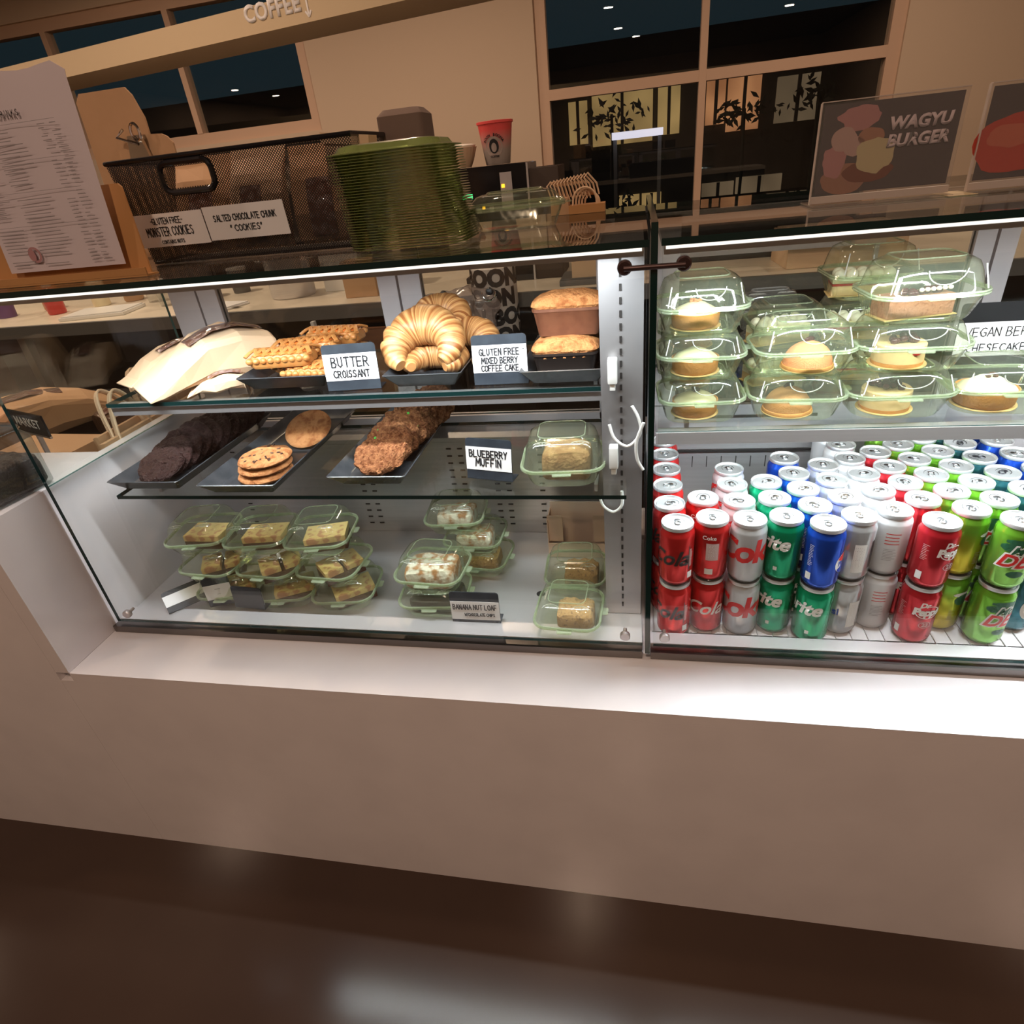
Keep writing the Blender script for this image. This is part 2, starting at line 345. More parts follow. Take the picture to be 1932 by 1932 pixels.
bld = thing('street_building', 'dark building across the street with lit shop windows', 'building', (0, 9.0, 0))
bx('facade', -24, 14, .3, .8, -.05, 2.5, DARK, bld)
for (xa, xb, za, zb, m) in [(-.55, -.40, 1.33, 1.63, LITY), (-.36, .12, 1.30, 1.66, LITY), (.16, .33, 1.33, 1.66, LITY), (.53, .67, 1.36, 1.68, LITO), (.69, .93, 1.30, 1.69, LITO), (1.05, 1.35, 1.32, 1.62, LITD),
                            (-.15, .02, .78, .92, LITY), (.04, .20, .78, .92, LITY), (.53, .78, .85, .95, LITD), (.80, 1.15, .85, .97, LITD)]:
    a, za_ = K(xa, za); b_, zb_ = K(xb, zb); q = bx('lit_window', a, b_, .22, .299, za_, zb_, m, bld)
    bx('mullion', (a + b_) / 2 - .02, (a + b_) / 2 + .02, .18, .219, za_, zb_, DARK, q)
cx, cz = K(.0, 1.345, 7.5)
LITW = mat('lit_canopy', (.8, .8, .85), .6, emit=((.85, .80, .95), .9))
t = thing('canopy_table', 'bright white flat canopy lit up outside the window', 'canopy', (cx, 7.5, 0))
bx('canopy_top', -.28, .28, -.2, .2, cz - .02, cz + .05, LITW, t)
for s in (-.25, .25): bx('post', s - .02, s + .02, -.02, .02, -.05, cz - .021, GREY, t)
PLANT = mat('night_foliage', (.012, .018, .012), .6)
def bush(label, px, pz, Y, rx, rz, n, stem=True):
    x, z = K(px, pz, Y); t = thing('potted_shrub', label, 'shrub', (x, Y, -.05)); rnd = random.Random(label); bm = B()
    for _ in range(n):
        c = Vector((rnd.gauss(0, rx * .5), rnd.uniform(-.2, .2), z + rnd.gauss(0, rz * .5))); l = rnd.uniform(.03, .075); a = rnd.uniform(0, PI)
        u = Vector((math.cos(a), rnd.uniform(-.5, .5), math.sin(a))) * l; v = Vector((-math.sin(a), 0, math.cos(a))) * l * .35
        vs = [bm.verts.new(c + q) for q in (-u, -v, u, v)]; bm.faces.new(vs)
    obj('foliage', bm, PLANT, t, smooth=False); bm = B(); tube(bm, [(0, 0, 0), (.02, 0, z * .6), (0, 0, z + rz * .3)], .02, 6); obj('stem', bm, PLANT, t)
bush('dark leafy shrub before the yellow lit windows outside', -.2, 1.5, 8.3, .35, .22, 60)
bush('dark leafy shrub before the orange lit windows outside', .8, 1.45, 8.3, .38, .12, 70)
bush('dark leafy shrub at the right of the orange lit window', 1.32, 1.5, 8.3, .20, .25, 60)
bush('dark leafy shrub low in the left half of the window', -.12, .86, 8.3, .2, .15, 40)
struct(bx('pavement', -9, 9, 5.4, 9.3, -.06, -.05, mat('night_pavement', (.02, .02, .022), .5)))
# ================================================================== SERVICE COUNTER
XR = 1.15; FY = -.124; LX = -1.04; CT = .53
ctr = thing('service_counter', 'long white stone counter front with a lit ledge below the glass cases', 'counter', (0, 0, 0))
bx('front_panel', LX - .03, XR + .6, FY, FY + .03, 0, CT - .0201, QUARTZ, ctr)
bm = B(); box(bm, LX, XR + .6, FY, .50, CT - .02, CT); obj('ledge', bm, QUARTZ, ctr, smooth=False)
bm = B(); box(bm, -3.4, LX - .0305, FY, FY + .03, 0, .85); box(bm, -3.4, LX - .0305, FY + .0305, .17, .83, .85); box(bm, LX - .03, LX, FY, .52, CT + .0005, .85)
obj('end_block', bm, QUARTZ, ctr, smooth=False)
bx('lower_top', -3.4, LX - .031, .171, .50, .66, .68, DARK, ctr)
# ================================================================== DISPLAY CASES
GT = 1.178
def pane(name, x0, x1, y0, y1, z0, z1, parent, edge=EDGE):
    bm = B(); box(bm, x0, x1, y0, y1, z0, z1); ext = [x1 - x0, y1 - y0, z1 - z0]; ax = ext.index(min(ext)); bm.normal_update()
    for f in bm.faces: f.material_index = 0 if abs(f.normal[ax]) > .9 else 1
    return obj(name, bm, [GLASS, edge], parent, smooth=False)
def slots(bm, x, y, z0, z1, n, wd=.0035, ht=.009):
    for i in range(n):
        z = z0 + (z1 - z0) * i / (n - 1); box(bm, x - wd / 2, x + wd / 2, y - .0012, y, z - ht / 2, z + ht / 2)
case = thing('display_case', 'left glass bakery display case full of pastries', 'display case', (0, 0, 0))
pane('front_glass', -1.026, .012, 0, .006, .552, GT - .002, case)
pane('top_glass', -1.03, .014, -.012, .47, GT - .001, GT + .007, case)
pane('side_glass', -1.034, -1.028, .007, .46, .855, GT - .002, case, GEDGE)
bm = B(); box(bm, LX + .005, .012, -.008, .012, CT + .0005, .545); obj('bottom_rail', bm, STEELD, case, smooth=False)
bm = B(); box(bm, LX + .005, .012, .0125, .05, CT + .0005, .548); obj('front_channel', bm, STEEL, case, smooth=False)
bm = B(); box(bm, LX + .001, .012, .051, .375, CT + .0005, .537); obj('deck', bm, STEEL, case, smooth=False)
bm = B(); box(bm, LX + .001, .012, .376, .386, .535, .765); box(bm, LX + .001, .012, .376, .47, .7655, .775); obj('back_panel', bm, STEEL, case, smooth=False)
for x in (-.93, -.62, -.595, -.40, -.375, -.30, -.275, -.20): bm = B(); slots(bm, x, .3755, .56, .75, 12, .011, .003); obj('vent_slots', bm, DARK, case, smooth=False)
bm = B(); box(bm, -.052, .010, .10, .375, .538, 1.165); obj('post', bm, STEELP, case, smooth=False)
bm = B(); slots(bm, -.022, .0995, .56, 1.15, 34, .0035, .009); obj('shelf_standard', bm, DARK, case, smooth=False)
bm = B()
for x0, x1 in ((-1.0, -.935), (-.93, -.885), (-.515, -.475), (-.470, -.425), (-.075, -.045)): box(bm, x0, x1, .44, .462, .776, 1.165)
box(bm, -1.03, -.04, .44, .462, 1.150, 1.168); box(bm, -1.03, -.04, .44, .462, .776, .80); obj('door_frame', bm, FRAMEW, case, smooth=False)
for i, (x0, x1) in enumerate(((-.884, -.516), (-.424, -.076))): pane('door_pane', x0, x1, .448, .453, .801, 1.149, case)
bm = B(); box(bm, -1.02, .008, .012, .055, 1.164, 1.1765); obj('led_channel', bm, ALU, case, smooth=False)
GLOW = mat('led_diffuser', (.9, .9, .9), .5, emit=((1, .93, .86), 1.3))
bm = B(); box(bm, -1.015, .006, .0115, .0119, 1.170, 1.1735); obj('led_diffuser', bm, GLOW, case, smooth=False)

caseR = thing('display_case', 'right chilled glass case with cakes above drink cans', 'display case', (0, 0, 0))
pane('front_glass', .030, XR, 0, .006, .552, GT - .002, caseR)
pane('top_glass', .028, XR, -.012, .47, GT - .001, GT + .007, caseR)
pane('divider_glass', .016, .024, -.014, .44, .548, GT + .025, caseR)
bm = B(); box(bm, .026, XR, -.008, .012, CT + .0005, .545); obj('bottom_rail', bm, STEELD, caseR, smooth=False)
bm = B(); box(bm, .026, XR, .0125, .04, CT + .0005, .548); obj('front_channel', bm, STEEL, caseR, smooth=False)
bm = B(); box(bm, .026, XR, .041, .49, CT - .0195, CT - .008); obj('well_floor', bm, STEELD, caseR, smooth=False)
bm = B()
for i in range(44): box(bm, .032 + .025 * i, .0335 + .025 * i, .045, .47, CT + .0002, CT + .002)
for y in (.06, .2, .34): box(bm, .03, XR - .01, y, y + .003, CT - .0075, CT + .0000)
obj('wire_rack', bm, STEEL, caseR, smooth=False)
bm = B(); box(bm, .026, XR, .492, .50, .53, .80); box(bm, .026, XR, .46, .4915, .762, .80); box(bm, .075, .36, .462, .4915, .700, .735); obj('back_panel', bm, STEEL, caseR, smooth=False)
bm = B(); box(bm, .08, .36, .4575, .4595, .772, .778); box(bm, .08, .36, .459, .4615, .694, .699)
for i in range(9): box(bm, .09 + .03 * i, .0915 + .03 * i, .456, .4585, .66, .685)
obj('air_louvre', bm, DARK, caseR, smooth=False)
bm = B()
for x0, x1 in ((.026, .08), (.57, .60), (.605, .635)): box(bm, x0, x1, .465, .485, .801, 1.165)
box(bm, .026, XR, .465, .485, 1.15, 1.168); obj('door_frame', bm, FRAMEW, caseR, smooth=False)
pane('door_pane', .081, .569, .472, .477, .801, 1.149, caseR); pane('door_pane', .636, 1.14, .472, .477, .801, 1.149, caseR)
bm = B(); box(bm, .032, XR, .012, .055, 1.164, 1.1765); obj('led_channel', bm, ALU, caseR, smooth=False)
bm = B(); box(bm, .034, XR, .0115, .0119, 1.170, 1.1735); obj('led_diffuser', bm, GLOW, caseR, smooth=False)
# clamp knobs
KNOB = mat('bronze_knob', (.07, .04, .04), .35, .6)
t = thing('glass_clamp', 'dark bar clamp with round knobs joining the two top glass panes', 'clamp', (.020, -.018, 1.156))
bm = B(); tube(bm, [(-.035, 0, 0), (.035, 0, 0)], .0032, 10); obj('bar', bm, KNOB, t)
for s in (-1, 1):
    bm = B(); lathe(bm, [(.003, 0), (.0078, .0005), (.0088, .003), (.0088, .009), (.007, .0105)], 20); xf(bm, Matrix.Translation((s * .034, .016, 0)) @ Matrix.Rotation(PI / 2, 4, 'X')); obj('knob', bm, KNOB, t)
for x, lab in ((-.972, 'small steel standoff knob at the left lower corner of the glass'), (-.016, 'small steel standoff knob at the lower right of the left pane'), (.047, 'small steel standoff knob at the lower left of the right pane')):
    bm = B(); lathe(bm, [(.003, 0), (.003, .012), (.0075, .0125), (.0082, .014), (.0082, .020), (.007, .0215)], 20); xf(bm, Matrix.Translation((x, -.0005, .588)) @ Matrix.Rotation(PI / 2, 4, 'X'))
    tag(obj('glass_standoff', bm, STEEL), lab, 'knob')
# shelves
def shelf(lab, x0, x1, y0, y1, z, rail, edge=EDGE, cover=False):
    t = thing('glass_shelf', lab, 'shelf', (0, 0, 0))
    pane('shelf_pane', x0, x1, y0, y1, z - .007, z, t, edge)
    if rail: bx('light_rail', x0 + .004, x1 - .002, y0 + .004, y0 + .032, z - rail, z - .0075, STEEL if cover else STEELP, t)
    if cover: bx('front_trim', x0, x1, y0 - .004, y0 - .0005, z - rail, z - .001, STEEL, t)
    for x in (x0 + .05, x1 - .05): bx('bracket', x - .003, x + .003, y0 + .05, y1 + .01, z - .020, z - .0075, STEEL, t)
    return t
shelf('upper glass shelf of the left case, holding croissants', -.945, -.014, .115, .40, .968, .024)
shelf('lower glass shelf of the left case, holding cookie trays', -.945, -.014, .052, .37, .813, 0)
shelf('glass shelf of the right case, holding boxed cakes', .030, XR - .01, .10, .44, .898, .020, GEDGE, True)
# ---- white light cables and plugs
def cable(lab, pts):
    bm = B(); P = []
    for i in range(len(pts) - 1):
        for k in range(6):
            t_ = k / 6; p0 = Vector(pts[max(i - 1, 0)]); p1 = Vector(pts[i]); p2 = Vector(pts[i + 1]); p3 = Vector(pts[min(i + 2, len(pts) - 1)])
            P.append(.5 * ((2 * p1) + (p2 - p0) * t_ + (2 * p0 - 5 * p1 + 4 * p2 - p3) * t_ ** 2 + (3 * p1 - p0 - 3 * p2 + p3) * t_ ** 3))
    P.append(Vector(pts[-1])); tube(bm, P, .0024, 8); return tag(obj('power_cable', bm, WHITE), lab, 'cable')
cable('white power cable looping beside the upper shelf', [(-.006, .09, .945), (.004, .088, .925), (.006, .088, .90), (-.012, .088, .880), (-.032, .09, .892), (-.040, .092, .915)])
cable('white power cable hanging under the lower shelf end', [(-.022, .09, .80), (-.022, .088, .775), (-.036, .088, .762), (-.052, .09, .772), (-.058, .092, .79)])
cable('white power cable curving behind the divider glass', [(.011, .06, .93), (.001, .06, .90), (.002, .06, .872), (.011, .06, .853)])
for (z, lab) in ((1.0, 'white plug on the steel post above the upper shelf'), (.862, 'white plug on the steel post below the upper shelf')):
    t = thing('power_plug', lab, 'plug', (-.034, .088, z)); bx('housing', -.007, .007, -.008, .0115, -.018, .018, WHITE, t, .003); bx('prong_cover', -.004, .004, -.006, .006, -.028, -.0185, WHITE, t, .001)
# ================================================================== FOOD AND PACKAGING BUILDERS
def T(x=0, y=0, z=0): return Matrix.Translation((x, y, z))
def RX(a): return Matrix.Rotation(math.radians(a), 4, 'X')
def RY(a): return Matrix.Rotation(math.radians(a), 4, 'Y')
def RZ(a): return Matrix.Rotation(math.radians(a), 4, 'Z')
def hook(points, bm, r=.0008, n=6): tube(bm, points, r, n)
def clamshell(lab, loc, rz, w, d, hb, hl, green=True, group=None, cat='clamshell box', flutes=True, opened=0):
    pl, pr = (PLA, PLAR) if green else (CLEARP, CLEARR)
    t = thing('clamshell_box', lab, cat, loc, rz, group); c = w * .22
    bm = B(); fl = .035 if flutes else 0
    loft(bm, [rr(w * .74, d * .74, c, .0006), rr(w * .80, d * .80, c, .001), rr(w * .83, d * .83, c, .005, flute=fl), rr(w * .90, d * .90, c, hb * .6, flute=fl), rr(w * .94, d * .94, c, hb * .9, flute=fl * .6), rr(w * .95, d * .95, c, hb)], True, False)
    obj('base', bm, pl, t)
    bm = B(); z0 = hb + .0035
    loft(bm, [rr(w * .95, d * .95, c, z0), rr(w * .92, d * .92, c, z0 + .004), rr(w * .86, d * .86, c, z0 + hl * .55), rr(w * .80, d * .80, c, z0 + hl * .82), rr(w * .70, d * .70, c, z0 + hl * .93), rr(w * .62, d * .62, c * .6, z0 + hl * .93), rr(w * .58, d * .58, c * .5, z0 + hl)], False, True)
    obj('lid', bm, pl, t)
    bm = B()
    for zz in (hb, z0): tube(bm, rr(w, d, c, zz + .0005), .0017, 6, True)
    tube(bm, rr(w * .965, d * .965, c, hb + .002), .0012, 6, True)
    tube(bm, rr(w * .56, d * .56, c * .5, z0 + hl + .0006), .0009, 6, True)
    loft(bm, [rr(w * .22, .012, .003, hb - .0005, oy=-d / 2 - .004), rr(w * .22, .012, .003, hb + .001, oy=-d / 2 - .004)])
    loft(bm, [rr(.014, d * .16, .003, hb - .0005, ox=w / 2 + .004), rr(.014, d * .16, .003, hb + .001, ox=w / 2 + .004)])
    obj('rim', bm, pr, t)
    bm = B()
    if flutes == 2:  # half-round finger mark on the lid front
        q = [(w * .05 + w * .16 * math.cos(a), -d * .43, z0 + hl * .72 + hl * .45 * math.sin(a)) for a in [PI + PI * i / 12 for i in range(13)]]
        hook(q, bm, .0008)
        for s in (-1, 1): hook([(s * w * .40, -d * .455, z0 + .004), (s * w * .36, -d * .40, z0 + hl * .8)], bm, .0009)
    else:            # citrus-slice marks on the lid corners
        for s in (-1, 1):
            cx, cy, cz = s * w * .22, -d * .36, z0 + hl * .83
            hook([(cx + .014 * math.cos(a), cy + .011 * math.sin(a), cz + .001) for a in [PI * i / 10 for i in range(11)]], bm, .0006)
            for k in range(5):
                a = PI * (k + .5) / 5; hook([(cx, cy, cz + .001), (cx + .012 * math.cos(a), cy + .0095 * math.sin(a), cz + .001)], bm, .0004)
    obj('embossed_mark', bm, PLAW, t)
    return t
def tray(lab, x0, x1, y0, y1, z, h=.024, fl=.018, th=.003):
    t = None; cx, cy = (x0 + x1) / 2, (y0 + y1) / 2; w, d = x1 - x0, y1 - y0; bm = B()
    a = [rr(w - 2 * fl, d - 2 * fl, .004, 0), rr(w - 2 * fl + .002, d - 2 * fl + .002, .005, .002), rr(w, d, .006, h), rr(w - .003, d - .003, .005, h + .001), rr(w - 2 * fl - .002, d - 2 * fl - .002, .005, .0045), rr(w - 2 * fl - .010, d - 2 * fl - .010, .004, .004)]
    loft(bm, a); return tag(obj('serving_tray', bm, TRAY, loc=(cx, cy, z)), lab, 'tray')
def sign(lab, x, y, z, rz, w, h, lines, tilt=-8, c0=.22, c1=.80, cardx=.995, m=SIGN, back=False):
    """bent slate card holder: upright board, foot folded forward, white card with hand lettering"""
    t = thing('sign_holder', lab, 'sign', (x, y, z), math.radians(rz)); mt = RX(tilt)
    bm = B(); loft(bm, [[(px, py, pz) for px, pz, py in [(a, b, 0) for a, b in pr]] for pr in (((-w / 2, .001), (-w / 2, h - .004), (-w / 2 + .004, h), (w / 2 - .004, h), (w / 2, h - .004), (w / 2, .001)),)], True, False) if 0 else None
    o2 = [(-w / 2, .001), (-w / 2, h - .005), (-w / 2 + .0015, h - .0015), (-w / 2 + .005, h), (w / 2 - .005, h), (w / 2 - .0015, h - .0015), (w / 2, h - .005), (w / 2, .001)]
    loft(bm, [[(a, 0, b) for a, b in o2], [(a, .0018, b) for a, b in o2]]); xf(bm, mt)
    box(bm, -w / 2, w / 2, 0, h * .38, .0002, .0018); obj('board', bm, m, t, smooth=False)
    s = 1
    yb = -.0006 if not back else .0024
    bm = B(); box(bm, -w / 2 * cardx, w / 2 * cardx, yb - .0002, yb + .0002, h * c0, h * c1); xf(bm, mt); cd = obj('card', bm, CARD, t, smooth=False)
    if lines and not back:
        bm = B()
        for (txt, zz, hh, wd, asp, dx) in lines: stroke_text(bm, txt, hh, wd, dx, h * zz, asp)
        xf(bm, T(0, -.0012, 0)); thicken(bm, .0002); xf(bm, mt); obj('lettering', bm, INK, cd, smooth=False)
    return t
def cookie_bm(r, h, seed, rough=.05, fr=60):
    bm = B(); rings = []; n = 72 if rough > .05 else 44
    prof = [(.80, 0), (.95, .15), (1.0, .42), (.95, .75)] + [(q, .93 + .12 * (1 - q)) for q in ((.88, .80, .70, .60, .5, .4, .3, .2, .1, .03) if rough > .05 else (.82, .6, .4, .2, .05))]
    for f, z in prof:
        row = []
        for i in range(n):
            a = 2 * PI * i / n; v = Vector((math.cos(a) * f * r, math.sin(a) * f * r, z * h)); k = noise.noise(v * fr + Vector((seed * 3.3, 0, seed))); k2 = noise.noise(v * fr * .35 + Vector((seed, 5, 0))); k3 = abs(noise.noise(v * fr * 2.1 + Vector((0, seed, 0))))
            e = rough * (k + 1.2 * k2) * min(1, f * 1.5)
            row.append((v.x * (1 + e), v.y * (1 + e), v.z + (r * rough * 1.3 * (k + .8 * k3) if z > .3 else 0)))
        rings.append(row)
    loft(bm, rings); return bm
def cookie(lab, m, r, h, seed, mtx, rough=.05, chips=None, group=None, candy=None, fr=60):
    bm = cookie_bm(r, h, seed, rough, fr); o = obj('cookie', bm, m); o.matrix_world = mtx; tag(o, lab, 'cookie', group); rnd = random.Random(seed)
    if chips:
        bm = B()
        for _ in range(chips):
            a = rnd.uniform(0, 2 * PI); q = r * .8 * math.sqrt(rnd.random()); ell(bm, (q * math.cos(a), q * math.sin(a), h * (1.02)), rnd.uniform(.002, .005), rnd.uniform(.0014, .003), .0016, 8, 5, rot=a)
        c = obj('chocolate_chips', bm, CHIP, o); c['kind'] = 'stuff'
    if candy:
        bm = B()
        for _ in range(candy):
            a = rnd.uniform(0, 2 * PI); q = r * .8 * math.sqrt(rnd.random()); ell(bm, (q * math.cos(a), q * math.sin(a), h * 1.05), .0028, .0028, .002, 8, 5)
        c = obj('candy_pieces', bm, CANDY, o); c['kind'] = 'stuff'
    return o
def croissant(lab, mtx, s=1.0, seed=1):
    bm = B(); N = 150; rs = []; rnd = random.Random(seed); steps = [0, .10, .19, .29, .40, .60, .71, .81, .90, 1.001]
    for i in range(N + 1):
        u = i / N; a = math.radians(222 - 264 * u); Rr = .037 * s
        c = Vector((Rr * math.cos(a) * 1.08, Rr * math.sin(a) * 1.05, .022 * s)); out = Vector((math.cos(a), math.sin(a), 0))
        k = max(q for q in range(len(steps)) if steps[q] <= u); lo, hi = steps[k], steps[min(k + 1, len(steps) - 1)]; f = (u - lo) / max(hi - lo, 1e-4)
        f = f if u < .5 else 1 - f
        if k == 4: f = 1 - .25 * abs(2 * f - 1)
        env = math.sin(PI * (.06 + .88 * u)) ** .8
        r = s * (.004 + .0225 * env) * (.80 + .22 * min(1, f * 1.25) ** .6); row = []
        for j in range(24):
            b = 2 * PI * j / 24; tw = math.sin(b) * .35; q = c + out * r * math.cos(b) * 1.05 + Vector((0, 0, 1)) * r * .95 * math.sin(b)
            n1 = noise.noise(Vector((u * 26, math.cos(b) * 1.2, math.sin(b) * 1.2 + seed))); q += (q - c) * .06 * n1; row.append(tuple(q))
        rs.append(row)
    loft(bm, rs); o = obj('croissant', bm, CROIS); o.matrix_world = mtx; me = o.data; at = me.attributes.new('along', 'FLOAT', 'POINT')
    for i, v in enumerate(me.vertices): at.data[i].value = (i // 24) / N
    return tag(o, lab, 'croissant')
def danish(lab, mtx, l=.115, w=.052, seed=0):
    t = thing('lattice_danish', lab, 'pastry'); t.matrix_world = mtx
    bm = B(); loft(bm, [rr(l * .92, w * .9, .012, 0), rr(l, w, .014, .005), rr(l, w, .014, .014), rr(l * .93, w * .86, .014, .021), rr(l * .7, w * .5, .012, .024)]); obj('crust', bm, LATT, t)
    bm = B(); loft(bm, [rr(l * .88, w * .72, .010, .0225), rr(l * .8, w * .62, .010, .0255)]); obj('filling', bm, FILL, t)
    bm = B(); n = 7
    for i in range(n):
        x = -l * .42 + l * .84 * i / (n - 1)
        for sgn in (-1, 1):
            pts = [(x - sgn * .012 + sgn * .024 * k / 6, -w * .42 + w * .84 * k / 6, .0215 + .0075 * math.sin(PI * k / 6)) for k in range(7)]
            tube(bm, pts, .0042, 8, flat=.6)
    for i in range(9):
        for sy in (-1, 1): ell(bm, (-l * .46 + l * .92 * i / 8, sy * w * .47, .014), .0068, .006, .006, 10, 6)
    obj('lattice', bm, LATT, t); return t
def loafcake(lab, x, y, z, rz=0, w=.104, d=.062, h=.038, pan=PAN, top=CAKE, seed=1):
    t = thing('loaf_cake', lab, 'cake', (x, y, z), math.radians(rz))
    bm = B(); loft(bm, [rr(w * .84, d * .78, .008, 0), rr(w * .86, d * .8, .009, .003, flute=.012), rr(w * .96, d * .95, .011, h * .85, flute=.014), rr(w, d, .012, h * .9), rr(w, d, .012, h), rr(w * .95, d * .93, .012, h)], True, False)
    obj('paper_pan', bm, pan, t)
    bm = B(); rs = []
    for f, zz in ((.93, h - .008), (.96, h), (1.03, h + .004), (.99, h + .009), (.82, h + .015), (.5, h + .0195), (.2, h + .021)):
        row = []
        for p in rr(w * f, d * f, .013 * f, zz):
            v = Vector(p); k = noise.noise(v * 60 + Vector((seed * 4, 0, 0))); row.append((v.x, v.y, v.z + .0022 * k * (zz > h)))
        rs.append(row)
    loft(bm, rs); obj('cake_top', bm, top, t); return t
def tart(lab, x, y, z, kind=0, s=1.0, seed=0):
    """round tart or small cake on a gold board"""
    t = thing('fruit_tart' if kind < 3 else 'mousse_cake' if kind < 5 else 'cheesecake', lab, 'cake', (x, y, z))
    bm = B(); lathe(bm, [(.0375 * s, 0), (.0375 * s, .0009)], 36); obj('gold_board', bm, GOLDB, t)
    if kind < 3:
        bm = B(); prof = [(.0325, .0016), (.0345, .004), (.036, .022), (.0345, .0225), (.033, .020)]; lathe(bm, [(r * s, q * s) for r, q in prof], 40, True, True); obj('crust', bm, TART, t)
        bm = B(); rs = []
        for f, zz in ((.0335, .0205), (.031, .0235), (.026, .027), (.020, .031), (.013, .0345), (.006, .036)):
            rs.append([(f * s * (1 + .10 * math.sin(3 * 2 * PI * i / 36 + f * 200) * (f < .03)) * math.cos(2 * PI * i / 36), f * s * (1 + .1 * math.sin(3 * 2 * PI * i / 36 + f * 200) * (f < .03)) * math.sin(2 * PI * i / 36), zz * s) for i in range(36)])
        loft(bm, rs); obj('cream_topping', bm, CREAM, t)
        if kind != 1:
            bm = B(); rnd = random.Random(seed)
            for i in range(9): ell(bm, (rnd.uniform(-.007, .007), rnd.uniform(-.007, .007), .037 * s + rnd.uniform(-.001, .002)), .003, .0026, .002, 8, 5)
            obj('garnish', bm, PEACH if kind == 0 else BROWN, t)
    elif kind < 5:
        m = PEACH if kind == 3 else TAN
        bm = B(); lathe(bm, [(.036 * s, .0013), (.0365 * s, .004), (.0355 * s, .006)], 36); obj('biscuit_base', bm, TART, t)
        bm = B(); lathe(bm, [(.034 * s * math.cos(a) if a < PI / 2 - .01 else 0, (.006 + .032 * math.sin(a)) * s) for a in [PI / 2 * i / 10 for i in range(11)]], 40); obj('mousse_dome', bm, m, t)
        bm = B(); ell(bm, (0, .004, .039 * s), .010, .002, .005, 10, 6, rot=.5); obj('chocolate_curl', bm, BERRY, t)
    else:
        bm = B(); lathe(bm, [(.033 * s, .0013), (.0335 * s, .006)], 36); obj('biscuit_base', bm, TART, t)
        bm = B(); lathe(bm, [(.033 * s, .0063), (.033 * s, .029 * s), (.031 * s, .031 * s)], 36); obj('filling', bm, CHEESE, t)
        bm = B(); rnd = random.Random(seed + 3)
        for i in range(16): ell(bm, (rnd.uniform(-.019, .019), rnd.uniform(-.016, .014), .033 * s + rnd.uniform(0, .005)), .0055, .005, .0045, 10, 6)
        obj('berries', bm, BERRY, t)
        if kind == 6:
            bm = B(); ell(bm, (.012, -.0325, .024), .008, .0016, .005, 12, 6, .3, 200, 1); obj('berry_streak', bm, RED, t)
    return t
def slice_(lab, x, y, z, rz, kind):
    t = thing('cake_slice', lab, 'cake', (x, y, z), math.radians(rz)); L, W = .092, .042
    bm = B(); box(bm, -L / 2 - .004, L / 2 + .004, -W / 2 - .003, W / 2 + .003, 0, .0012); obj('gold_board', bm, GOLDB, t, smooth=False)
    if kind == 0:
        bm = B(); box(bm, -L / 2, L / 2, -W / 2, W / 2, .0014, .028, .002); obj('mousse', bm, CHMOUS, t)
        bm = B(); rnd = random.Random(4)
        for i in range(12): ell(bm, (rnd.uniform(-.02, .04), rnd.uniform(-.012, .012), .031), .006, .005, .004, 10, 6)
        obj('berries', bm, BERRY, t)
        bm = B()
        for i in range(6): ell(bm, (.0 + .008 * i, -.014, .035), .0035, .0035, .003, 8, 5)
        obj('cream_dots', bm, CREAMW, t)
    else:
        bm = B(); box(bm, -L / 2, L / 2, -W / 2, W / 2, .0014, .016, .001); obj('sponge', bm, CHEESE, t)
        bm = B(); box(bm, -L / 2, L / 2, -W / 2, W / 2, .0162, .0195); obj('jam_layer', bm, RED if kind == 1 else CREAM, t, smooth=False)
        bm = B(); box(bm, -L / 2, L / 2, -W / 2, W / 2, .0197, .027, .001); obj('cream_layer', bm, CREAM, t)
        bm = B()
        for i in range(5):
            for j in (-1, 1): ell(bm, (-L / 2 + .011 + .0175 * i, j * .010, .032), .009, .009, .008, 12, 7)
        obj('piped_cream', bm, CREAMW, t)
    return t
def bar(lab, x, y, z, rz, w=.056, d=.040, h=.022, split=False):
    t = thing('brownie_bar', lab, 'brownie', (x, y, z), math.radians(rz))
    bm = B(); box(bm, -w / 2, w / 2, -d / 2, d / 2, 0, h * .55, .0015); obj('brownie_base', bm, BROWN, t)
    bm = B()
    if split: box(bm, -w / 2, -.003, -d / 2, d / 2, h * .56, h, .0025); box(bm, .004, w / 2, -d / 2, d / 2, h * .56, h * .96, .0025)
    else: box(bm, -w / 2, w / 2, -d / 2, d / 2, h * .56, h, .0025)
    obj('cream_cheese_topping', bm, LEMON, t); return t
def rough_box(bm, w, d, h, amp, fr, seed, top=1.0):
    rs = []
    for f, zz in ((.92, 0), (1, .12), (1, .6), (.97, .85), (.85, .97), (.5, 1.05), (.15, 1.07)):
        row = []
        for p in rr(w * f, d * f, .008 * f + .002, zz * h):
            v = Vector(p); k = noise.noise(v * fr + Vector((seed * 4, seed, 0))); row.append((v.x * (1 + amp * k), v.y * (1 + amp * k), v.z + h * amp * 2.5 * k * (zz > .3)))
        rs.append(row)
    loft(bm, rs)

# ================================================================== UPPER SHELF, LEFT CASE
S1 = .9685
tray('charcoal tray holding lattice pastries on the upper shelf', -.695, -.520, .150, .37, S1)
tray('charcoal tray holding croissants on the upper shelf', -.412, -.276, .132, .37, S1)
tray('charcoal tray holding brown loaf cakes on the upper shelf', -.180, -.040, .122, .35, S1)
for i, (x, y, z, r, lab) in enumerate([(-.565, .205, .974, -6, 'lower lattice pastry at the front right of its tray'), (-.615, .262, .974, 4, 'lower lattice pastry in the middle of its tray'), (-.58, .325, .974, -5, 'lower lattice pastry at the back of its tray'),
                                 (-.622, .205, 1.001, 6, 'front top lattice pastry with scalloped edge'), (-.60, .262, 1.003, 12, 'middle top lattice pastry behind the front one'), (-.575, .325, 1.006, -4, 'rearmost top lattice pastry of the pile')]):
    danish(lab, T(x, y, z) @ RZ(r), seed=i)
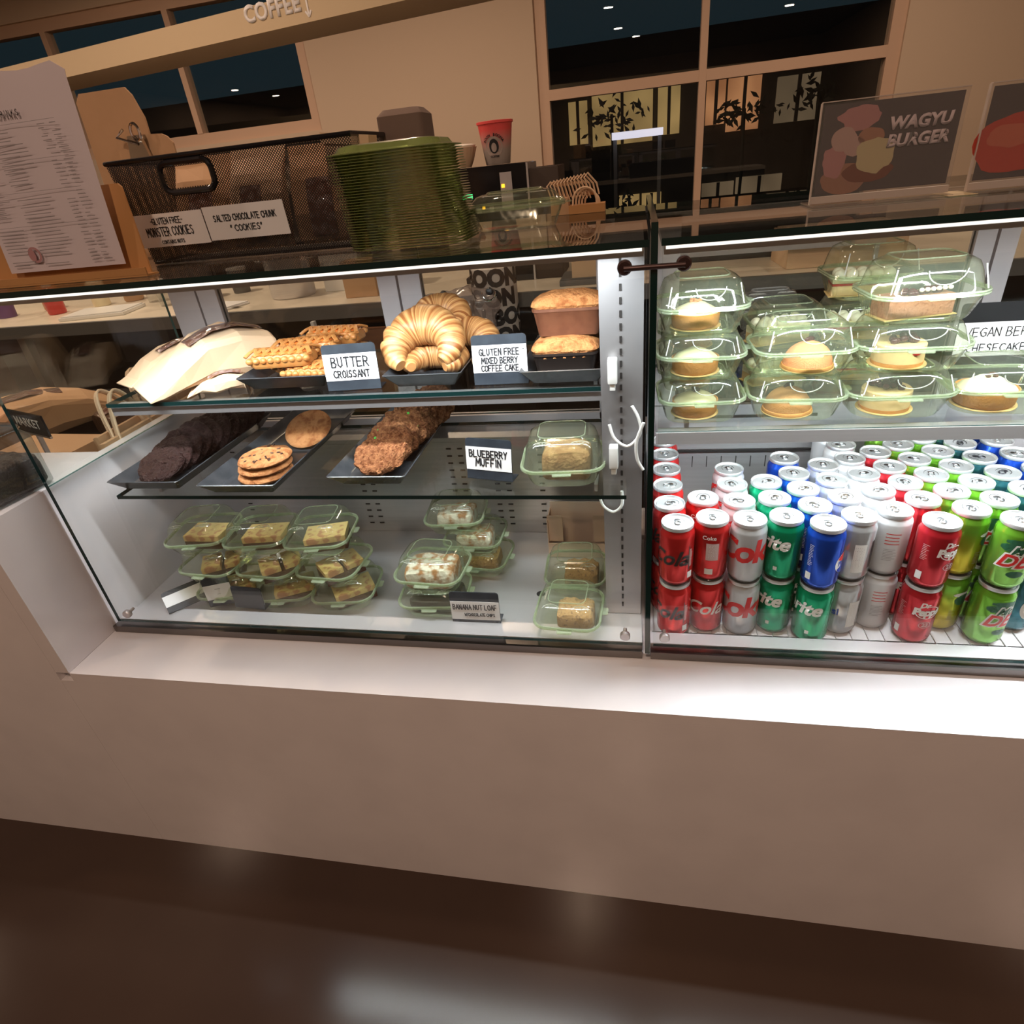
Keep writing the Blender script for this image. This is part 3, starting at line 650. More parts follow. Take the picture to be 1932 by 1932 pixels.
croissant('biggest croissant, arched on top of the pile facing out', T(-.352, .205, 1.000) @ RX(38) @ RZ(4), 1.22, 1)
croissant('croissant lying at the front of the tray beneath the big one', T(-.340, .196, .974) @ RX(4) @ RZ(-4), 1.0, 2)
croissant('croissant peeking over the top of the pile behind the big one', T(-.350, .300, 1.022) @ RX(20) @ RZ(10), 1.0, 3)
croissant('croissant at the right edge of the pile near the tray rim', T(-.295, .262, .982) @ RX(32) @ RZ(-24), 1.0, 4)
croissant('croissant underneath at the back of the croissant tray', T(-.345, .310, .976) @ RZ(-8), .98, 5)
loafcake('lower loaf cake in a dark tray at the front of its pile', -.110, .178, .974, 0, pan=PANB, seed=1)
loafcake('lower loaf cake behind the front lower one', -.104, .246, .974, 2, pan=PANB, seed=2)
loafcake('top loaf cake in a tall brown fluted paper pan', -.105, .205, 1.0315, -1, .112, .066, .043, seed=3)
sign('slate sign reading BUTTER CROISSANT', -.468, .142, S1, 4, .094, .076, [('BUTTER', .62, .0155, .0024, .74, 0), ('CROISSANT', .36, .0115, .0021, .68, 0)], c0=.22, c1=.80)
sign('slate sign reading GLUTEN FREE MIXED BERRY COFFEE CAKE', -.213, .142, S1, 0, .089, .078, [('GLUTEN FREE', .66, .0098, .0018, .66, 0), ('MIXED BERRY', .49, .0092, .0018, .66, 0), ('COFFEE CAKE', .335, .0092, .0018, .66, 0), ('-', .70, .006, .001, 1, -.037), ('-', .70, .006, .001, 1, .039)], c0=.25, c1=.80)
def bread_bag(lab, mtx, w=.14, l=.26, h=.06, win=True, m=KRAFTL, loaf=BROWN):
    t = thing('bread_bag', lab, 'paper bag'); t.matrix_world = mtx; bm = B(); rs = []
    for u, ww, hh in ((0, 1.0, .75), (.02, 1.0, .8), (.25, 1, 1), (.5, .98, .92), (.72, .97, .6), (.9, .98, .18), (1, 1, .04)):
        p = []
        for i in range(14):
            a = 2 * PI * (i + .5) / 14; ca, sa = math.cos(a), math.sin(a); q = .45
            x = ww * w / 2 * math.copysign(abs(ca) ** q, ca); z = hh * h / 2 * math.copysign(abs(sa) ** q, sa) + hh * h / 2
            n_ = noise.noise(Vector((x * 30, u * 9, z * 30))) * .009; p.append((x + n_, u * l, z + n_ * (hh > .1)))
        rs.append(p)
    loft(bm, rs); obj('paper_body', bm, m, t, smooth=False)
    if win:
        bm = B(); vs = []
        for j, u in enumerate((.03, .2, .4, .6)):
            hh = (.80, .97, .97, .77)[j]
            for k in range(5):
                x = -w * .22 + w * .38 * k / 4; vs.append(bm.verts.new((x, u * l, hh * h + .0035 + .003 * math.sin(PI * k / 4))))
        for j in range(3):
            for k in range(4): bm.faces.new([vs[j * 5 + k], vs[j * 5 + k + 1], vs[j * 5 + k + 6], vs[j * 5 + k + 5]])
        obj('clear_window', bm, WINDOWP, t)
    return t
WINDOWP = mat('cellophane_window_over_bread', (.16, .07, .05), .08, coat=1, bump=(150, .6, .004), mix=((.42, .34, .33), 90, .45, .75))
bread_bag('largest kraft bread bag with clear window, front of the upper shelf', T(-.735, .335, S1 + .002) @ RZ(140), .155, .245, .088)
bread_bag('kraft bread bag leaning behind the largest one at left', T(-.885, .385, S1 + .002) @ RZ(150), .075, .20, .055)
bread_bag('small low kraft bag between the large bag and the pastry tray', T(-.708, .200, S1 + .001) @ RZ(118), .060, .10, .026)
# ================================================================== LOWER SHELF, LEFT CASE
S2 = .8135
tray('charcoal tray of dark chocolate cookies on the lower shelf', -.965, -.812, .060, .40, S2 + .0005, .022)
tray('charcoal tray with only two golden cookie piles', -.765, -.610, .045, .42, S2 + .0005, .022)
tray('charcoal tray of lumpy oat cookies on the lower shelf', -.528, -.382, .075, .43, S2 + .0005, .022)
N_ = 10
for i in range(N_):
    u = i / (N_ - 1); x = -.882 + .034 * u; y = .118 + .245 * u
    lab = ['front chocolate cookie lying lowest in the leaning row', 'second chocolate cookie from the front of the leaning row', 'third chocolate cookie from the front of the leaning row', 'fourth chocolate cookie from the front of the row', 'fifth chocolate cookie from the front of the row', 'fifth chocolate cookie from the back of the row', 'fourth chocolate cookie from the back of the row', 'third chocolate cookie from the back of the row', 'second chocolate cookie from the back of the row', 'rearmost chocolate cookie in the leaning row'][i]
    cookie(lab, CHOC, .046, .011, i + 1, T(x, y, S2 + .024 + .0125 * min(1, .2 + u * 4)) @ RX(24 + 22 * min(1, u * 5)) @ RZ(40 * i), .07, group='chocolate cookies in a leaning row')
for i in range(3):
    cookie(['bottom golden cookie of the pile of three', 'middle golden cookie of the pile of three', 'top golden cookie with chocolate chips on the pile of three'][i], COOK, .050 - .001 * i, .0135, 30 + i, T(-.672 + .002 * i, .122 + .002 * i, S2 + .0052 + .0142 * i) @ RZ(50 * i), .035, chips=26 if i == 2 else None, group='golden cookies', fr=30)
cookie('single flat golden cookie lying alone at the back of its tray', COOK, .049, .009, 40, T(-.655, .275, S2 + .030) @ RX(28) @ RZ(20), .02, group='golden cookies', fr=30)
for i in range(9):
    u = i / 8; x = -.444 + .032 * u; y = .142 + .225 * u
    lab = ['front oat cookie lying lowest in the leaning row', 'second oat cookie from the front of the leaning row', 'third oat cookie from the front of the leaning row', 'fourth oat cookie from the front of the row', 'middle oat cookie of the leaning row', 'fourth oat cookie from the back of the row', 'third oat cookie from the back of the row', 'second oat cookie from the back of the row', 'rearmost oat cookie in the leaning row'][i]
    cookie(lab, OAT, .047, .014, 50 + i, T(x, y, S2 + .026 + .013 * min(1, .3 + u * 4)) @ RX(22 + 22 * min(1, u * 5)) @ RZ(70 * i), .12, candy=2 if i in (1, 3) else None, group='lumpy oat cookies in a leaning row', fr=120)
sign('slate sign reading BLUEBERRY MUFFIN on the lower shelf', -.243, .105, S2, -12, .084, .072, [('BLUEBERRY', .64, .0115, .0021, .70, 0), ('MUFFIN', .43, .0125, .0021, .72, 0)], c0=.24, c1=.80)
clamshell('single green clamshell box on the lower shelf holding a pale muffin', (-.118, .128, S2 + .0006), math.radians(3), .135, .125, .030, .046)
bm = B(); rough_box(bm, .080, .068, .048, .03, 40, 3); o = obj('square_muffin', bm, MUFF, loc=(-.112, .130, S2 + .003)); tag(o, 'pale square muffin inside the single box on the lower shelf', 'muffin')
# ================================================================== DECK, LEFT CASE
D0 = .5375; CH = .0625
cols = [('leftmost', -.852), ('middle', -.722), ('rightmost', -.592)]
for ci, (cn, cx) in enumerate(cols):
    for k, kn in enumerate(('bottom', 'middle', 'top')):
        dx = (.018, .008, -.008)[k]; y = .125 + .012 * (2 - k) * 0 + (0, -.006, .004)[k]; rz = (6, -4, 8)[k]
        z = D0 + .0004 + CH * k
        clamshell('green clamshell box, %s of the %s brownie stack' % (kn, cn), (cx + dx, y, z), math.radians(rz), .126, .122, .026, .036, group='clamshell boxes of brownie bars')
        bar('cream-topped brownie bar in the %s box of the %s stack' % (kn, cn), cx + dx + .012, y - .004, z + .0022, rz + (14, 34, -8)[k] + 8 * ci, .080, .054, .030, split=(k == 1))
for k, kn in enumerate(('lower', 'upper')):
    z = D0 + .0004 + .056 * 1.0 * k + 0
    clamshell('green clamshell box, %s of the front loaf stack' % kn, (-.382 + .004 * k, .112, z), math.radians(4 - 8 * k), .132, .115, .030 + .000 * k, .0235 + .014 * k, group='clamshell boxes of loaf slices')
    bm = B(); rough_box(bm, .098, .070, .040 if k else .028, .04, 50, k); o = obj('sugared_loaf', bm, POWD if k else PANB, loc=(-.380, .112, z + .0025)); tag(o, ('sugar-dusted brown loaf in the upper box of the front stack' if k else 'dark loaf in the lower box of the front stack'), 'loaf')
for k, kn in enumerate(('bottom', 'middle', 'top')):
    z = D0 + .0004 + .052 * k; xx = -.330 + (.012, .004, -.030)[k]
    clamshell('green clamshell box, %s of the rear loaf stack' % kn, (xx, .245, z), math.radians(-6 + 5 * k), .120, .115, .026, .0225 + .008 * (k == 2), group='clamshell boxes of loaf slices')
    bm = B(); rough_box(bm, .076, .056, .032, .05, 60, 5 + k); o = obj('sugared_loaf', bm, POWD if k else CRUMB, loc=(xx, .245, z + .0025)); tag(o, 'sugared brown loaf in the %s box of the rear stack' % kn, 'loaf')
for k, (x, y, lab) in enumerate([(-.117, .072, 'front'), (-.116, .198, 'rear')]):
    clamshell('green clamshell box with a crumbly blondie, the %s one by the steel post' % lab, (x, y, D0 + .0004), math.radians(-3 + 5 * k), .118, .118, .028, .036, group='clamshell boxes of blondies')
    bm = B(); rough_box(bm, .066, .058, .034, .05, 90, 9 + k); o = obj('blondie', bm, CRUMB, loc=(x + .012, y - .002, D0 + .003)); tag(o, 'crumbly golden blondie in the %s box by the steel post' % lab, 'blondie')
t = thing('kraft_box', 'open pale kraft paper box standing upright behind the blondie boxes', 'paper box', (-.117, .305, D0))
PK = mat('pink_kraft', (.86, .64, .50), .7); bx('back_panel', -.063, .063, .028, .030, .0005, .104, PK, t); bx('lower_front', -.062, .062, -.028, -.026, .0005, .035, PK, t)
for s in (-1, 1): bx('side_panel', s * .063 - .001, s * .063 + .001, -.026, .0275, .0005, .09, PK, t); bx('flap', min(s * .032, s * .064), max(s * .032, s * .064), -.0285 + .008, -.0265 + .008, .036, .098, PK, t)
sign('slate sign reading BANANA NUT LOAF WITH CHOCOLATE CHIPS', -.287, .046, D0 + .0105, 0, .092, .066, [('BANANA NUT LOAF', .52, .0105, .0017, .58, 0), ('W/CHOCOLATE CHIPS', .27, .0062, .0012, .60, .008)], c0=.10, c1=.70, tilt=-4)
sign('fallen slate sign angled at the left corner of the deck', -.905, .058, D0 + .0115, 48, .075, .046, None, tilt=-38, c0=.3, c1=.8)
sign('small slate sign standing sideways with a white card, left of the deck', -.828, .066, D0 + .0115, 22, .052, .068, [('-----', .6, .006, .0007, .6, 0), ('---', .42, .006, .0007, .6, 0)], tilt=-2, c0=.25, c1=.75)
sign('slate sign turned backwards in front of the brownie boxes', -.762, .058, D0 + .0115, -4, .070, .050, None, tilt=-6, back=True)
bm = B(); lathe(bm, [(.0085, 0), (.0085, .0006)], 20); tag(obj('drain_cap', bm, DARK, loc=(-.182, .150, .5372)), 'small dark round drain cap on the steel deck', 'drain cap')
# ================================================================== RIGHT CASE SHELF
S3 = .8984
def rbox(lab, x, y, z, w=.130, d=.120, hb=.034, hl=.030, rz=0, green=True): return clamshell(lab, (x, y, z), math.radians(rz), w, d, hb, hl, green, 'clamshell boxes in the chilled case', flutes=2)
H3 = .0655
for k, kn in enumerate(('bottom', 'middle', 'top')):
    z = S3 + .0006 + (H3 + .003) * k; x = .098 - .003 * k
    rbox('green clamshell box by the divider, %s of its stack' % kn, x, .175, z, .128, rz=(2, -1, 3)[k], hl=.032 + .006 * (k == 2)); tart(['round tart with browned cream in the bottom box by the divider', 'round lemon tart in the middle box by the divider', 'round cream tart with pink garnish in the top box by the divider'][k], x - .006, .172, z + .002, (2, 1, 0)[k], .98, k)
    rbox('green clamshell box in the second row by the divider, %s of its stack' % kn, .100, .318, z, .124, rz=(1, -3, 2)[k]) if k < 2 else None
    if k < 2: tart('cream-topped cheesecake in the second row, %s box by the divider' % kn, .095, .318, z + .002, 1, .95, k)
for k, kn in enumerate(('lower', 'upper')):
    z = S3 + .0006 + (H3 + .003) * k; x = .238
    rbox('green clamshell box with a dome cake, %s of the second stack' % kn, x, .175, z, .138, rz=(-3, 2)[k], hl=.032 + .006 * k); tart(['tan mousse dome in the lower box of the second stack', 'peach mousse dome in the upper box of the second stack'][k], x - .008 + .02 * k, .168, z + .002, (4, 3)[k], 1.0)
    rbox('green clamshell box behind the dome cakes, %s one' % kn, .245, .318, z, .120, rz=3)
    slice_('layered cake slice behind the dome cakes, %s one' % kn, .235, .318, z + .002, 20, 2)
for k, kn in enumerate(('bottom', 'middle', 'top')):
    z = S3 + .0006 + (H3 + .003) * k; x = .376 + (.0, .004, .006)[k]
    rbox('green clamshell box, %s of the tall third stack' % kn, x, .175, z, .146, rz=(2, -2, 4)[k], hl=.032 + .010 * (k == 2))
    if k == 2: slice_('chocolate mousse slice with dark berries in the top box', x - .006, .170, z + .002, 14, 0)
    else: tart(['dark berry cheesecake in the bottom box of the third stack', 'berry-streaked cheesecake in the middle box of the third stack'][k], x - .008, .170, z + .002, 5 + k, 1.02, k)
    rbox('green clamshell box, %s of the stack behind the third' % kn, .362, .325, z + .0, .130, rz=2, hl=.032 + .010 * (k == 2)); slice_('white-topped layered cake slice in the %s box behind the third stack' % kn, .355, .322, z + .002, -6, 1)
rbox('green clamshell box standing alone right of the tall third stack', .515, .180, S3 + .0006, .146, rz=-2); tart('caramel topped round tart in the lone box at right', .503, .176, S3 + .003, 2, 1.12, 4)
rbox('clear clamshell box at the far right of the cake shelf', .67, .185, S3 + .0006, .140, rz=1, green=False); tart('pale cheesecake in the far right box', .67, .185, S3 + .003, 5, 1.0, 7)
for k in range(2):
    clamshell('clear lidded salad box behind the second stack, %s one' % ('lower', 'upper')[k], (.232, .402, S3 + .0006 + .07 * k + .0), math.radians(4 * k), .110, .045, .032, .032, False, 'clear lidded salad boxes', flutes=True)
t = sign('black sign with white card reading VEGAN BERRY CHESECAKE', .578, .292, S3 + .0006, -1, .155, .118, [('VEGAN BERRY', .62, .0135, .0013, .78, -.012), ('CHESECAKE', .41, .0120, .0013, .80, -.018)], tilt=-3, c0=.30, c1=.75, m=BLACK)
# ================================================================== DRINK CANS
def canmat(n, c, c2=None, r=.18, met=.6):
    m = mat(n, c, r, met); 
    if c2:
        nt = m.node_tree; tc = nt.nodes.new('ShaderNodeTexCoord'); sp = nt.nodes.new('ShaderNodeSeparateXYZ'); r_ = nt.nodes.new('ShaderNodeValToRGB'); mr = nt.nodes.new('ShaderNodeMapRange'); mr.inputs[2].default_value = .11
        mr.inputs[1].default_value = 0; nt.links.new(tc.outputs['Object'], sp.inputs[0]); nt.links.new(sp.outputs[2], mr.inputs[0]); nt.links.new(mr.outputs[0], r_.inputs[0]); nt.links.new(r_.outputs[0], nt.nodes['Principled BSDF'].inputs['Base Color'])
        r_.color_ramp.elements[0].position = .3; r_.color_ramp.elements[1].position = .75; r_.color_ramp.elements[0].color = (*c2, 1); r_.color_ramp.elements[1].color = (*c, 1)
    return m
CRED = canmat('can_red', (.62, .025, .025)); CSIL = canmat('can_silver', (.62, .62, .64), r=.32); CGRN = canmat('can_green', (.0, .30, .13)); CBLU = canmat('can_blue', (.01, .07, .50)); CWHT = canmat('can_white_silver', (.74, .74, .77), r=.4, met=.35)
CMAR = canmat('can_maroon', (.50, .018, .028)); CLIM = canmat('can_lime_yellow', (.16, .38, .03), (.62, .50, .03)); CDEW = canmat('can_bright_green', (.16, .42, .03), (.25, .55, .10)); CTEA = canmat('can_dark_teal', (.02, .10, .12)); CBLK = canmat('can_silver_black', (.55, .56, .58))
WPRINT = mat('white_print', (.85, .85, .85), .4); RPRINT = mat('red_print', (.60, .02, .02), .35); BPRINT = mat('blue_print', (.01, .05, .38), .35); DGREEN = mat('dark_green_print', (.012, .09, .04), .4); BKPRINT = mat('black_print', (.02, .015, .015), .35); PALEP = mat('pale_print', (.6, .45, .45), .5)
CR = .0278
def decal(par, name, bm, m, a, z, off=.00025):
    xf(bm, T(0, 0, z)); wrap(bm, CR + off, math.radians(a)); return obj(name, bm, m, par, smooth=False)
def rectbm(w, h, n=6):
    bm = B(); vs = [[bm.verts.new((-w / 2 + w * i / n, 0, -h / 2 + h * j)) for i in range(n + 1)] for j in (0, 1)]
    for i in range(n): bm.faces.new((vs[0][i], vs[0][i + 1], vs[1][i + 1], vs[1][i]))
    return bm
def discbm(rx, rz, n=28, inner=0, a0=0, a1=360):
    bm = B(); o = []; q = []
    for i in range(n + 1):
        a = math.radians(a0 + (a1 - a0) * i / n); o.append(bm.verts.new((rx * math.cos(a), 0, rz * math.sin(a)))); q.append(bm.verts.new((rx * inner * math.cos(a), 0, rz * inner * math.sin(a))))
    for i in range(n):
        bm.faces.new((q[i], o[i], o[i + 1], q[i + 1])) if inner else bm.faces.new((q[0], o[i], o[i + 1]))
    return bm
def lines(par, a, z, w, n, m, h=.0009, gap=.0028):
    bm = B(); rnd = random.Random(n * 7 + int(a))
    for i in range(n):
        ww = w * rnd.uniform(.6, 1); b2 = rectbm(ww, h, 3); xf(b2, T((w - ww) * -.5, 0, -i * gap)); me = bpy.data.meshes.new('x'); b2.to_mesh(me); bm.from_mesh(me); bpy.data.meshes.remove(me); b2.free()
    return decal(par, 'fine_print', bm, m, a, z)
def can(kind, lab):
    t = thing('drink_can', lab, 'drink can', (0, 0, 0), 0, 'drink cans in the chilled case')
    body = [CRED, CRED, CSIL, CGRN, CBLU, CBLK, CWHT, CMAR, CLIM, CDEW, CTEA, CBLU][kind]
    bm = B(); lathe(bm, [(.0185, .003), (.0205, 0), (.0215, .0005), (.0235, .004), (.0266, .0085), (CR, .013), (CR, .0925), (.0272, .096), (.0240, .1025), (.0236, .1045)], 36); obj('body', bm, body, t)
    bm = B(); lathe(bm, [(.0237, .1040), (.0252, .1050), (.0256, .1100), (.0250, .1112), (.0241, .1110), (.0234, .1085), (.0226, .1072), (.0220, .1072), (.0214, .1082), (.0, .1084)], 36, False, False); obj('lid', bm, CANLID, t)
    bm = B(); tube(bm, [(.0045 * math.cos(2 * PI * i / 16), .0055 * math.sin(2 * PI * i / 16) - .002, .1096) for i in range(16)], .0011, 6, True)
    ell(bm, (0, .0065, .1094), .0052, .0045, .0009, 14, 6); tube(bm, [(.0105 * math.cos(a), .004 + .0125 * math.sin(a), .1086) for a in [PI * i / 12 for i in range(-1, 14)]], .0005, 5)
    obj('pull_tab', bm, CANTB if kind == 10 else CANT, t)
    def txt(s, size, a, z, m, bold=0, shear=0, sp=1, name='lettering'):
        return decal(t, name, print_text(s, size, bold, shear, sp), m, a, z, .0004)
    if kind == 0: txt('Cola', .038, -36, .055, BKPRINT, .0010, .35); decal(t, 'black_stripe', rectbm(.0018, .045), BKPRINT, 42, .055); lines(t, 50, .070, .008, 12, WPRINT); decal(t, 'bar_code', rectbm(.010, .012), WPRINT, 48, .022)
    if kind == 1: txt('Cola', .036, 170, .055, WPRINT, .0006, .35); txt('Coke', .010, -12, .086, WPRINT, .0002); decal(t, 'info_panel', rectbm(.020, .032), PALEP, 0, .060); lines(t, 0, .072, .016, 9, WPRINT); decal(t, 'bar_code', rectbm(.013, .011), WPRINT, -8, .022)
    if kind == 2: txt('Coke', .058, -8, .062, RPRINT, .0018, .12, .9)
    if kind == 3: txt('Sprite', .034, -76, .072, WPRINT, .0012, .25); decal(t, 'dark_panel', rectbm(.014, .055), DGREEN, 62, .055); lines(t, 62, .078, .011, 12, WPRINT, .0006); decal(t, 'calorie_badge', rectbm(.006, .007), WPRINT, -28, .026)
    if kind in (4, 11):
        g = decal(t, 'white_emblem', discbm(.0185, .0185), WPRINT, 66, .048); decal(g, 'red_arc', discbm(.0165, .0165, a0=25, a1=155), RPRINT, 66, .050, .0006); decal(g, 'blue_arc', discbm(.0165, .0165, a0=205, a1=335), BPRINT, 66, .046, .0006)
        txt('PEPSI', .012, 66, .048, BPRINT, .0005); lines(t, -52, .080, .008, 14, WPRINT, .0007); decal(t, 'bar_code', rectbm(.009, .013), WPRINT, -52, .024)
    if kind == 5: decal(t, 'white_panel', rectbm(.018, .052), WPRINT, 4, .046); lines(t, 4, .066, .015, 14, GREYINK, .0006); txt('pepsi', .018, -80, .05, BPRINT, .0005); decal(t, 'dark_panel', rectbm(.008, .05), BKPRINT, 50, .05)
    if kind == 6: lines(t, -8, .080, .022, 4, RPRINT, .0014, .006); lines(t, -8, .052, .02, 8, GREYINK, .0006); decal(t, 'red_emblem', discbm(.009, .02), RPRINT, 75, .05)
    if kind == 7:
        decal(t, 'ring_emblem', discbm(.019, .0125, inner=.9), WPRINT, 30, .068, .0003); txt('Pepper', .019, 34, .068, WPRINT, .0009, .1, .88); txt('Dr', .012, 16, .082, WPRINT, .0006, .2)
        g = decal(t, 'oval_badge', discbm(.0095, .0065, inner=.86), PALEP, 30, .043); txt('23', .010, 30, .043, PALEP, .0004); decal(t, 'bar_code', rectbm(.009, .014), WPRINT, -50, .024); lines(t, -48, .078, .010, 10, PALEP, .0006)
    if kind == 8: txt('MIST', .018, 50, .060, DGREEN, .0008, .2) if 0 else decal(t, 'green_swirl', discbm(.016, .011), DGREEN, 60, .065); decal(t, 'white_sweep', discbm(.016, .004), WPRINT, 52, .076); lines(t, 30, .045, .010, 8, GREYINK, .0006)
    if kind == 9:
        for a, z, rx, rz in ((-30, .075, .015, .007), (35, .078, .016, .008), (0, .030, .012, .006), (-10, .085, .02, .005)): decal(t, 'green_splash', discbm(rx, rz, 9), DGREEN, a, z)
        txt('DEW', .030, 12, .052, WPRINT, .0030, .35, 1.0, 'letter_outline'); decal(t, 'lettering', print_text('DEW', .030, .0008, .35), RPRINT, 12, .052, .0007)
        txt('Mtn', .020, 2, .071, WPRINT, .0022, .35, 1, 'letter_outline'); decal(t, 'lettering', print_text('Mtn', .020, .0002, .35), DGREEN, 2, .071, .0007)
    if kind == 10: decal(t, 'white_sweep', discbm(.012, .02), WPRINT, 20, .05)
    return t
CANS = [[(.052, .39), (.051, .326), (.051, .262), (.051, .198), (.052, .132), (.066, .066)], [(.112, .150), (.122, .086)], [(.167, .259), (.165, .199), (.169, .141), (.177, .082)], [(.223, .209), (.226, .15), (.233, .091)],
        [(.27, .303), (.274, .24), (.277, .183), (.283, .124), (.290, .066)], [(.33, .273), (.33, .215), (.334, .154), (.338, .094)], [(.375, .414), (.381, .358), (.384, .3), (.388, .238), (.391, .177), (.395, .113)],
        [(.431, .325), (.435, .264), (.44, .204), (.446, .147), (.448, .080)], [(.470, .411), (.477, .354), (.483, .292), (.488, .232), (.497, .174), (.502, .117)], [(.525, .383), (.531, .322), (.538, .263), (.545, .205), (.552, .146), (.553, .084)],
        [(.574, .413), (.581, .356), (.588, .297), (.597, .238), (.606, .18), (.612, .12)], [(.655, .421), (.645, .365), (.651, .31), (.657, .25)]]
flat = [[x, y, ci, ri, len(c)] for ci, c in enumerate(CANS) for ri, (x, y) in enumerate(c)]
for _ in range(200):
    for i in range(len(flat)):
        for j in range(i):
            dx, dy = flat[i][0] - flat[j][0], flat[i][1] - flat[j][1]; d_ = math.hypot(dx, dy)
            if d_ < .0566:
                k = (.0566 - d_) / 2 / max(d_, 1e-5); flat[i][0] += dx * k; flat[i][1] += dy * k; flat[j][0] -= dx * k; flat[j][1] -= dy * k
        flat[i][0] = max(flat[i][0], .056); flat[i][1] = min(max(flat[i][1], .070), .425)
CNAME = ['red can with black script', 'red can with white print', 'silver can with red letters', 'green can with white script', 'blue can with round emblem', 'silver can with a white panel', 'white silver can', 'maroon can with white lettering', 'lime and yellow can', 'bright green can with red letters', 'dark teal can with a black tab', 'blue can at the far right']
ORD = ['front', 'second', 'third', 'fourth', 'fifth', 'sixth']
protos = {}
for x, y, ci, ri, n in flat:
    depth = n - 1 - ri
    for layer in (1, 0):
        z = CT + .0022 + .1122 * layer
        place = '%s, %s from the glass in its column, %s layer' % (CNAME[ci], ORD[depth], 'upper' if layer else 'lower')
        kind = ci
        if not layer and ci == 4: kind = 3
        rot = {0: 0}.get(depth, random.uniform(-1.2, 1.2)) if layer else random.uniform(-.5, .5)
        if not layer and ci == 4: place = 'green can beneath the blue ones, %s from the glass' % ORD[depth]
        if not layer and ci in (0,): rot = -.15
        if not layer and ci in (1,): rot = math.radians(175)
        if not layer and ci in (3,): rot = 0.0
        if not layer and ci in (7,): rot = -.35
        if kind not in protos: protos[kind] = can(kind, place); c = protos[kind]; c.location = (x, y, z); c.rotation_euler = (0, 0, rot); c['label'] = place
        else: dup(protos[kind], (x, y, z), rot, place)
# ================================================================== ON TOP OF THE CASES
TZ = GT + .0075
# menu on a kraft board
t = thing('menu_board', 'kraft paper menu board with a large printed drinks sheet, leftmost on the glass', 'menu', (0, 0, 0))
def slab(name, pts, th, m, parent, y0, y1=None):
    """a thin upright sheet with its outline in XZ; y runs from y0 at the bottom to y1 at the top"""
    bm = B(); z_lo = min(p[1] for p in pts); z_hi = max(p[1] for p in pts); y1 = y0 if y1 is None else y1
    f = lambda z: y0 + (y1 - y0) * (z - z_lo) / (z_hi - z_lo)
    loft(bm, [[(x, f(z), z) for x, z in pts], [(x, f(z) + th, z) for x, z in pts]]); return obj(name, bm, m, parent, smooth=False)
slab('board', [(-.985, TZ), (-.705, TZ), (-.715, 1.300), (-.72, 1.305), (-.985, 1.305)], .003, KRAFTB, t, .060, .075)
bm = B(); box(bm, -.985, -.692, .034, .0595, TZ, TZ + .0025); box(bm, -.985, -.692, .034, .0365, TZ + .0027, TZ + .012); obj('folded_foot', bm, KRAFTB, t, smooth=False)
bm = B(); X0, X1, Z0, Z1 = -.940, -.735, 1.203, 1.448; nx, nz = 12, 14; g = []
for j in range(nz + 1):
    for i in range(nx + 1):
        u, v = i / nx, j / nz; zt = Z1 - (.006 * abs(math.sin(u * 7)) if j == nz else 0)
        if j == nz and i == nx: zt -= .008
        x = X0 + (X1 - X0) * u + .012 * v; z = Z0 + (zt - Z0) * v; g.append(bm.verts.new((x, .052 + .006 * v + .004 * math.sin(u * 5 + v * 3) * v, z)))
for j in range(nz):
    for i in range(nx): bm.faces.new([g[j * (nx + 1) + i], g[j * (nx + 1) + i + 1], g[(j + 1) * (nx + 1) + i + 1], g[(j + 1) * (nx + 1) + i]])
r_ = bmesh.ops.extrude_face_region(bm, geom=list(bm.faces)); bmesh.ops.translate(bm, vec=(0, -.0004, 0), verts=[v for v in r_['geom'] if isinstance(v, bmesh.types.BMVert)])
sheet = obj('menu_sheet', bm, MENUP, t)
bm = B(); stroke_text(bm, 'D R I N K S', .0065, .0013, -.825, 1.398, .70); xf(bm, T(0, .0495, 0)); thicken(bm, .0002); obj('lettering', bm, GREYINK, sheet, smooth=False)
bm = B(); rnd = random.Random(11)
for r in range(38):
    z = 1.386 - r * .0047
    if r in (0, 9, 17, 26): box(bm, -.925, -.755, .0480, .0482, z, z + .0005); continue
    for (xa, wx) in ((-.925, .045), (-.868, .06), (-.785, .016), (-.765, .016)):
        if rnd.random() < .8: box(bm, xa, xa + wx * rnd.uniform(.5, 1), .0478, .0480, z, z + .0010)
o = obj('fine_print', bm, GREYINK, sheet, smooth=False); o['kind'] = 'stuff'
bm = discbm(.011, .011, inner=.7); xf(bm, T(-.880, .0485, 1.226)); b2 = discbm(.006, .009); xf(b2, T(-.885, .0483, 1.226)); me = bpy.data.meshes.new('x'); b2.to_mesh(me); bm.from_mesh(me); b2.free(); thicken(bm, .0002)
obj('seal_mark', bm, mat('faded_red_print', (.42, .22, .24), .7), sheet, smooth=False)
t = thing('menu_clipboard', 'kraft clipboard behind the menu, taller and without a clip', 'clipboard', (0, 0, 0))
slab('board', [(-0.970, TZ), (-0.845, TZ), (-0.845, 1.405), (-0.857, 1.440), (-0.867, 1.452), (-0.960, 1.452), (-0.970, 1.44)], .004, KRAFT, t, .335, .350)
t = thing('menu_clipboard', 'kraft clipboard with a chrome clip, behind the black wire basket', 'clipboard', (0, 0, 0))
slab('board', [(-0.898, TZ), (-0.787, TZ), (-0.787, 1.362), (-0.795, 1.372), (-0.805, 1.377), (-0.888, 1.382), (-0.898, 1.375)], .004, KRAFT, t, .312, .322)
CHROME = mat('chrome', (.75, .72, .68), .12, 1)
bm = B(); cy = .311 - .005
tube(bm, [(-0.841, cy, 1.342), (-0.791, cy, 1.342)], .003, 8)
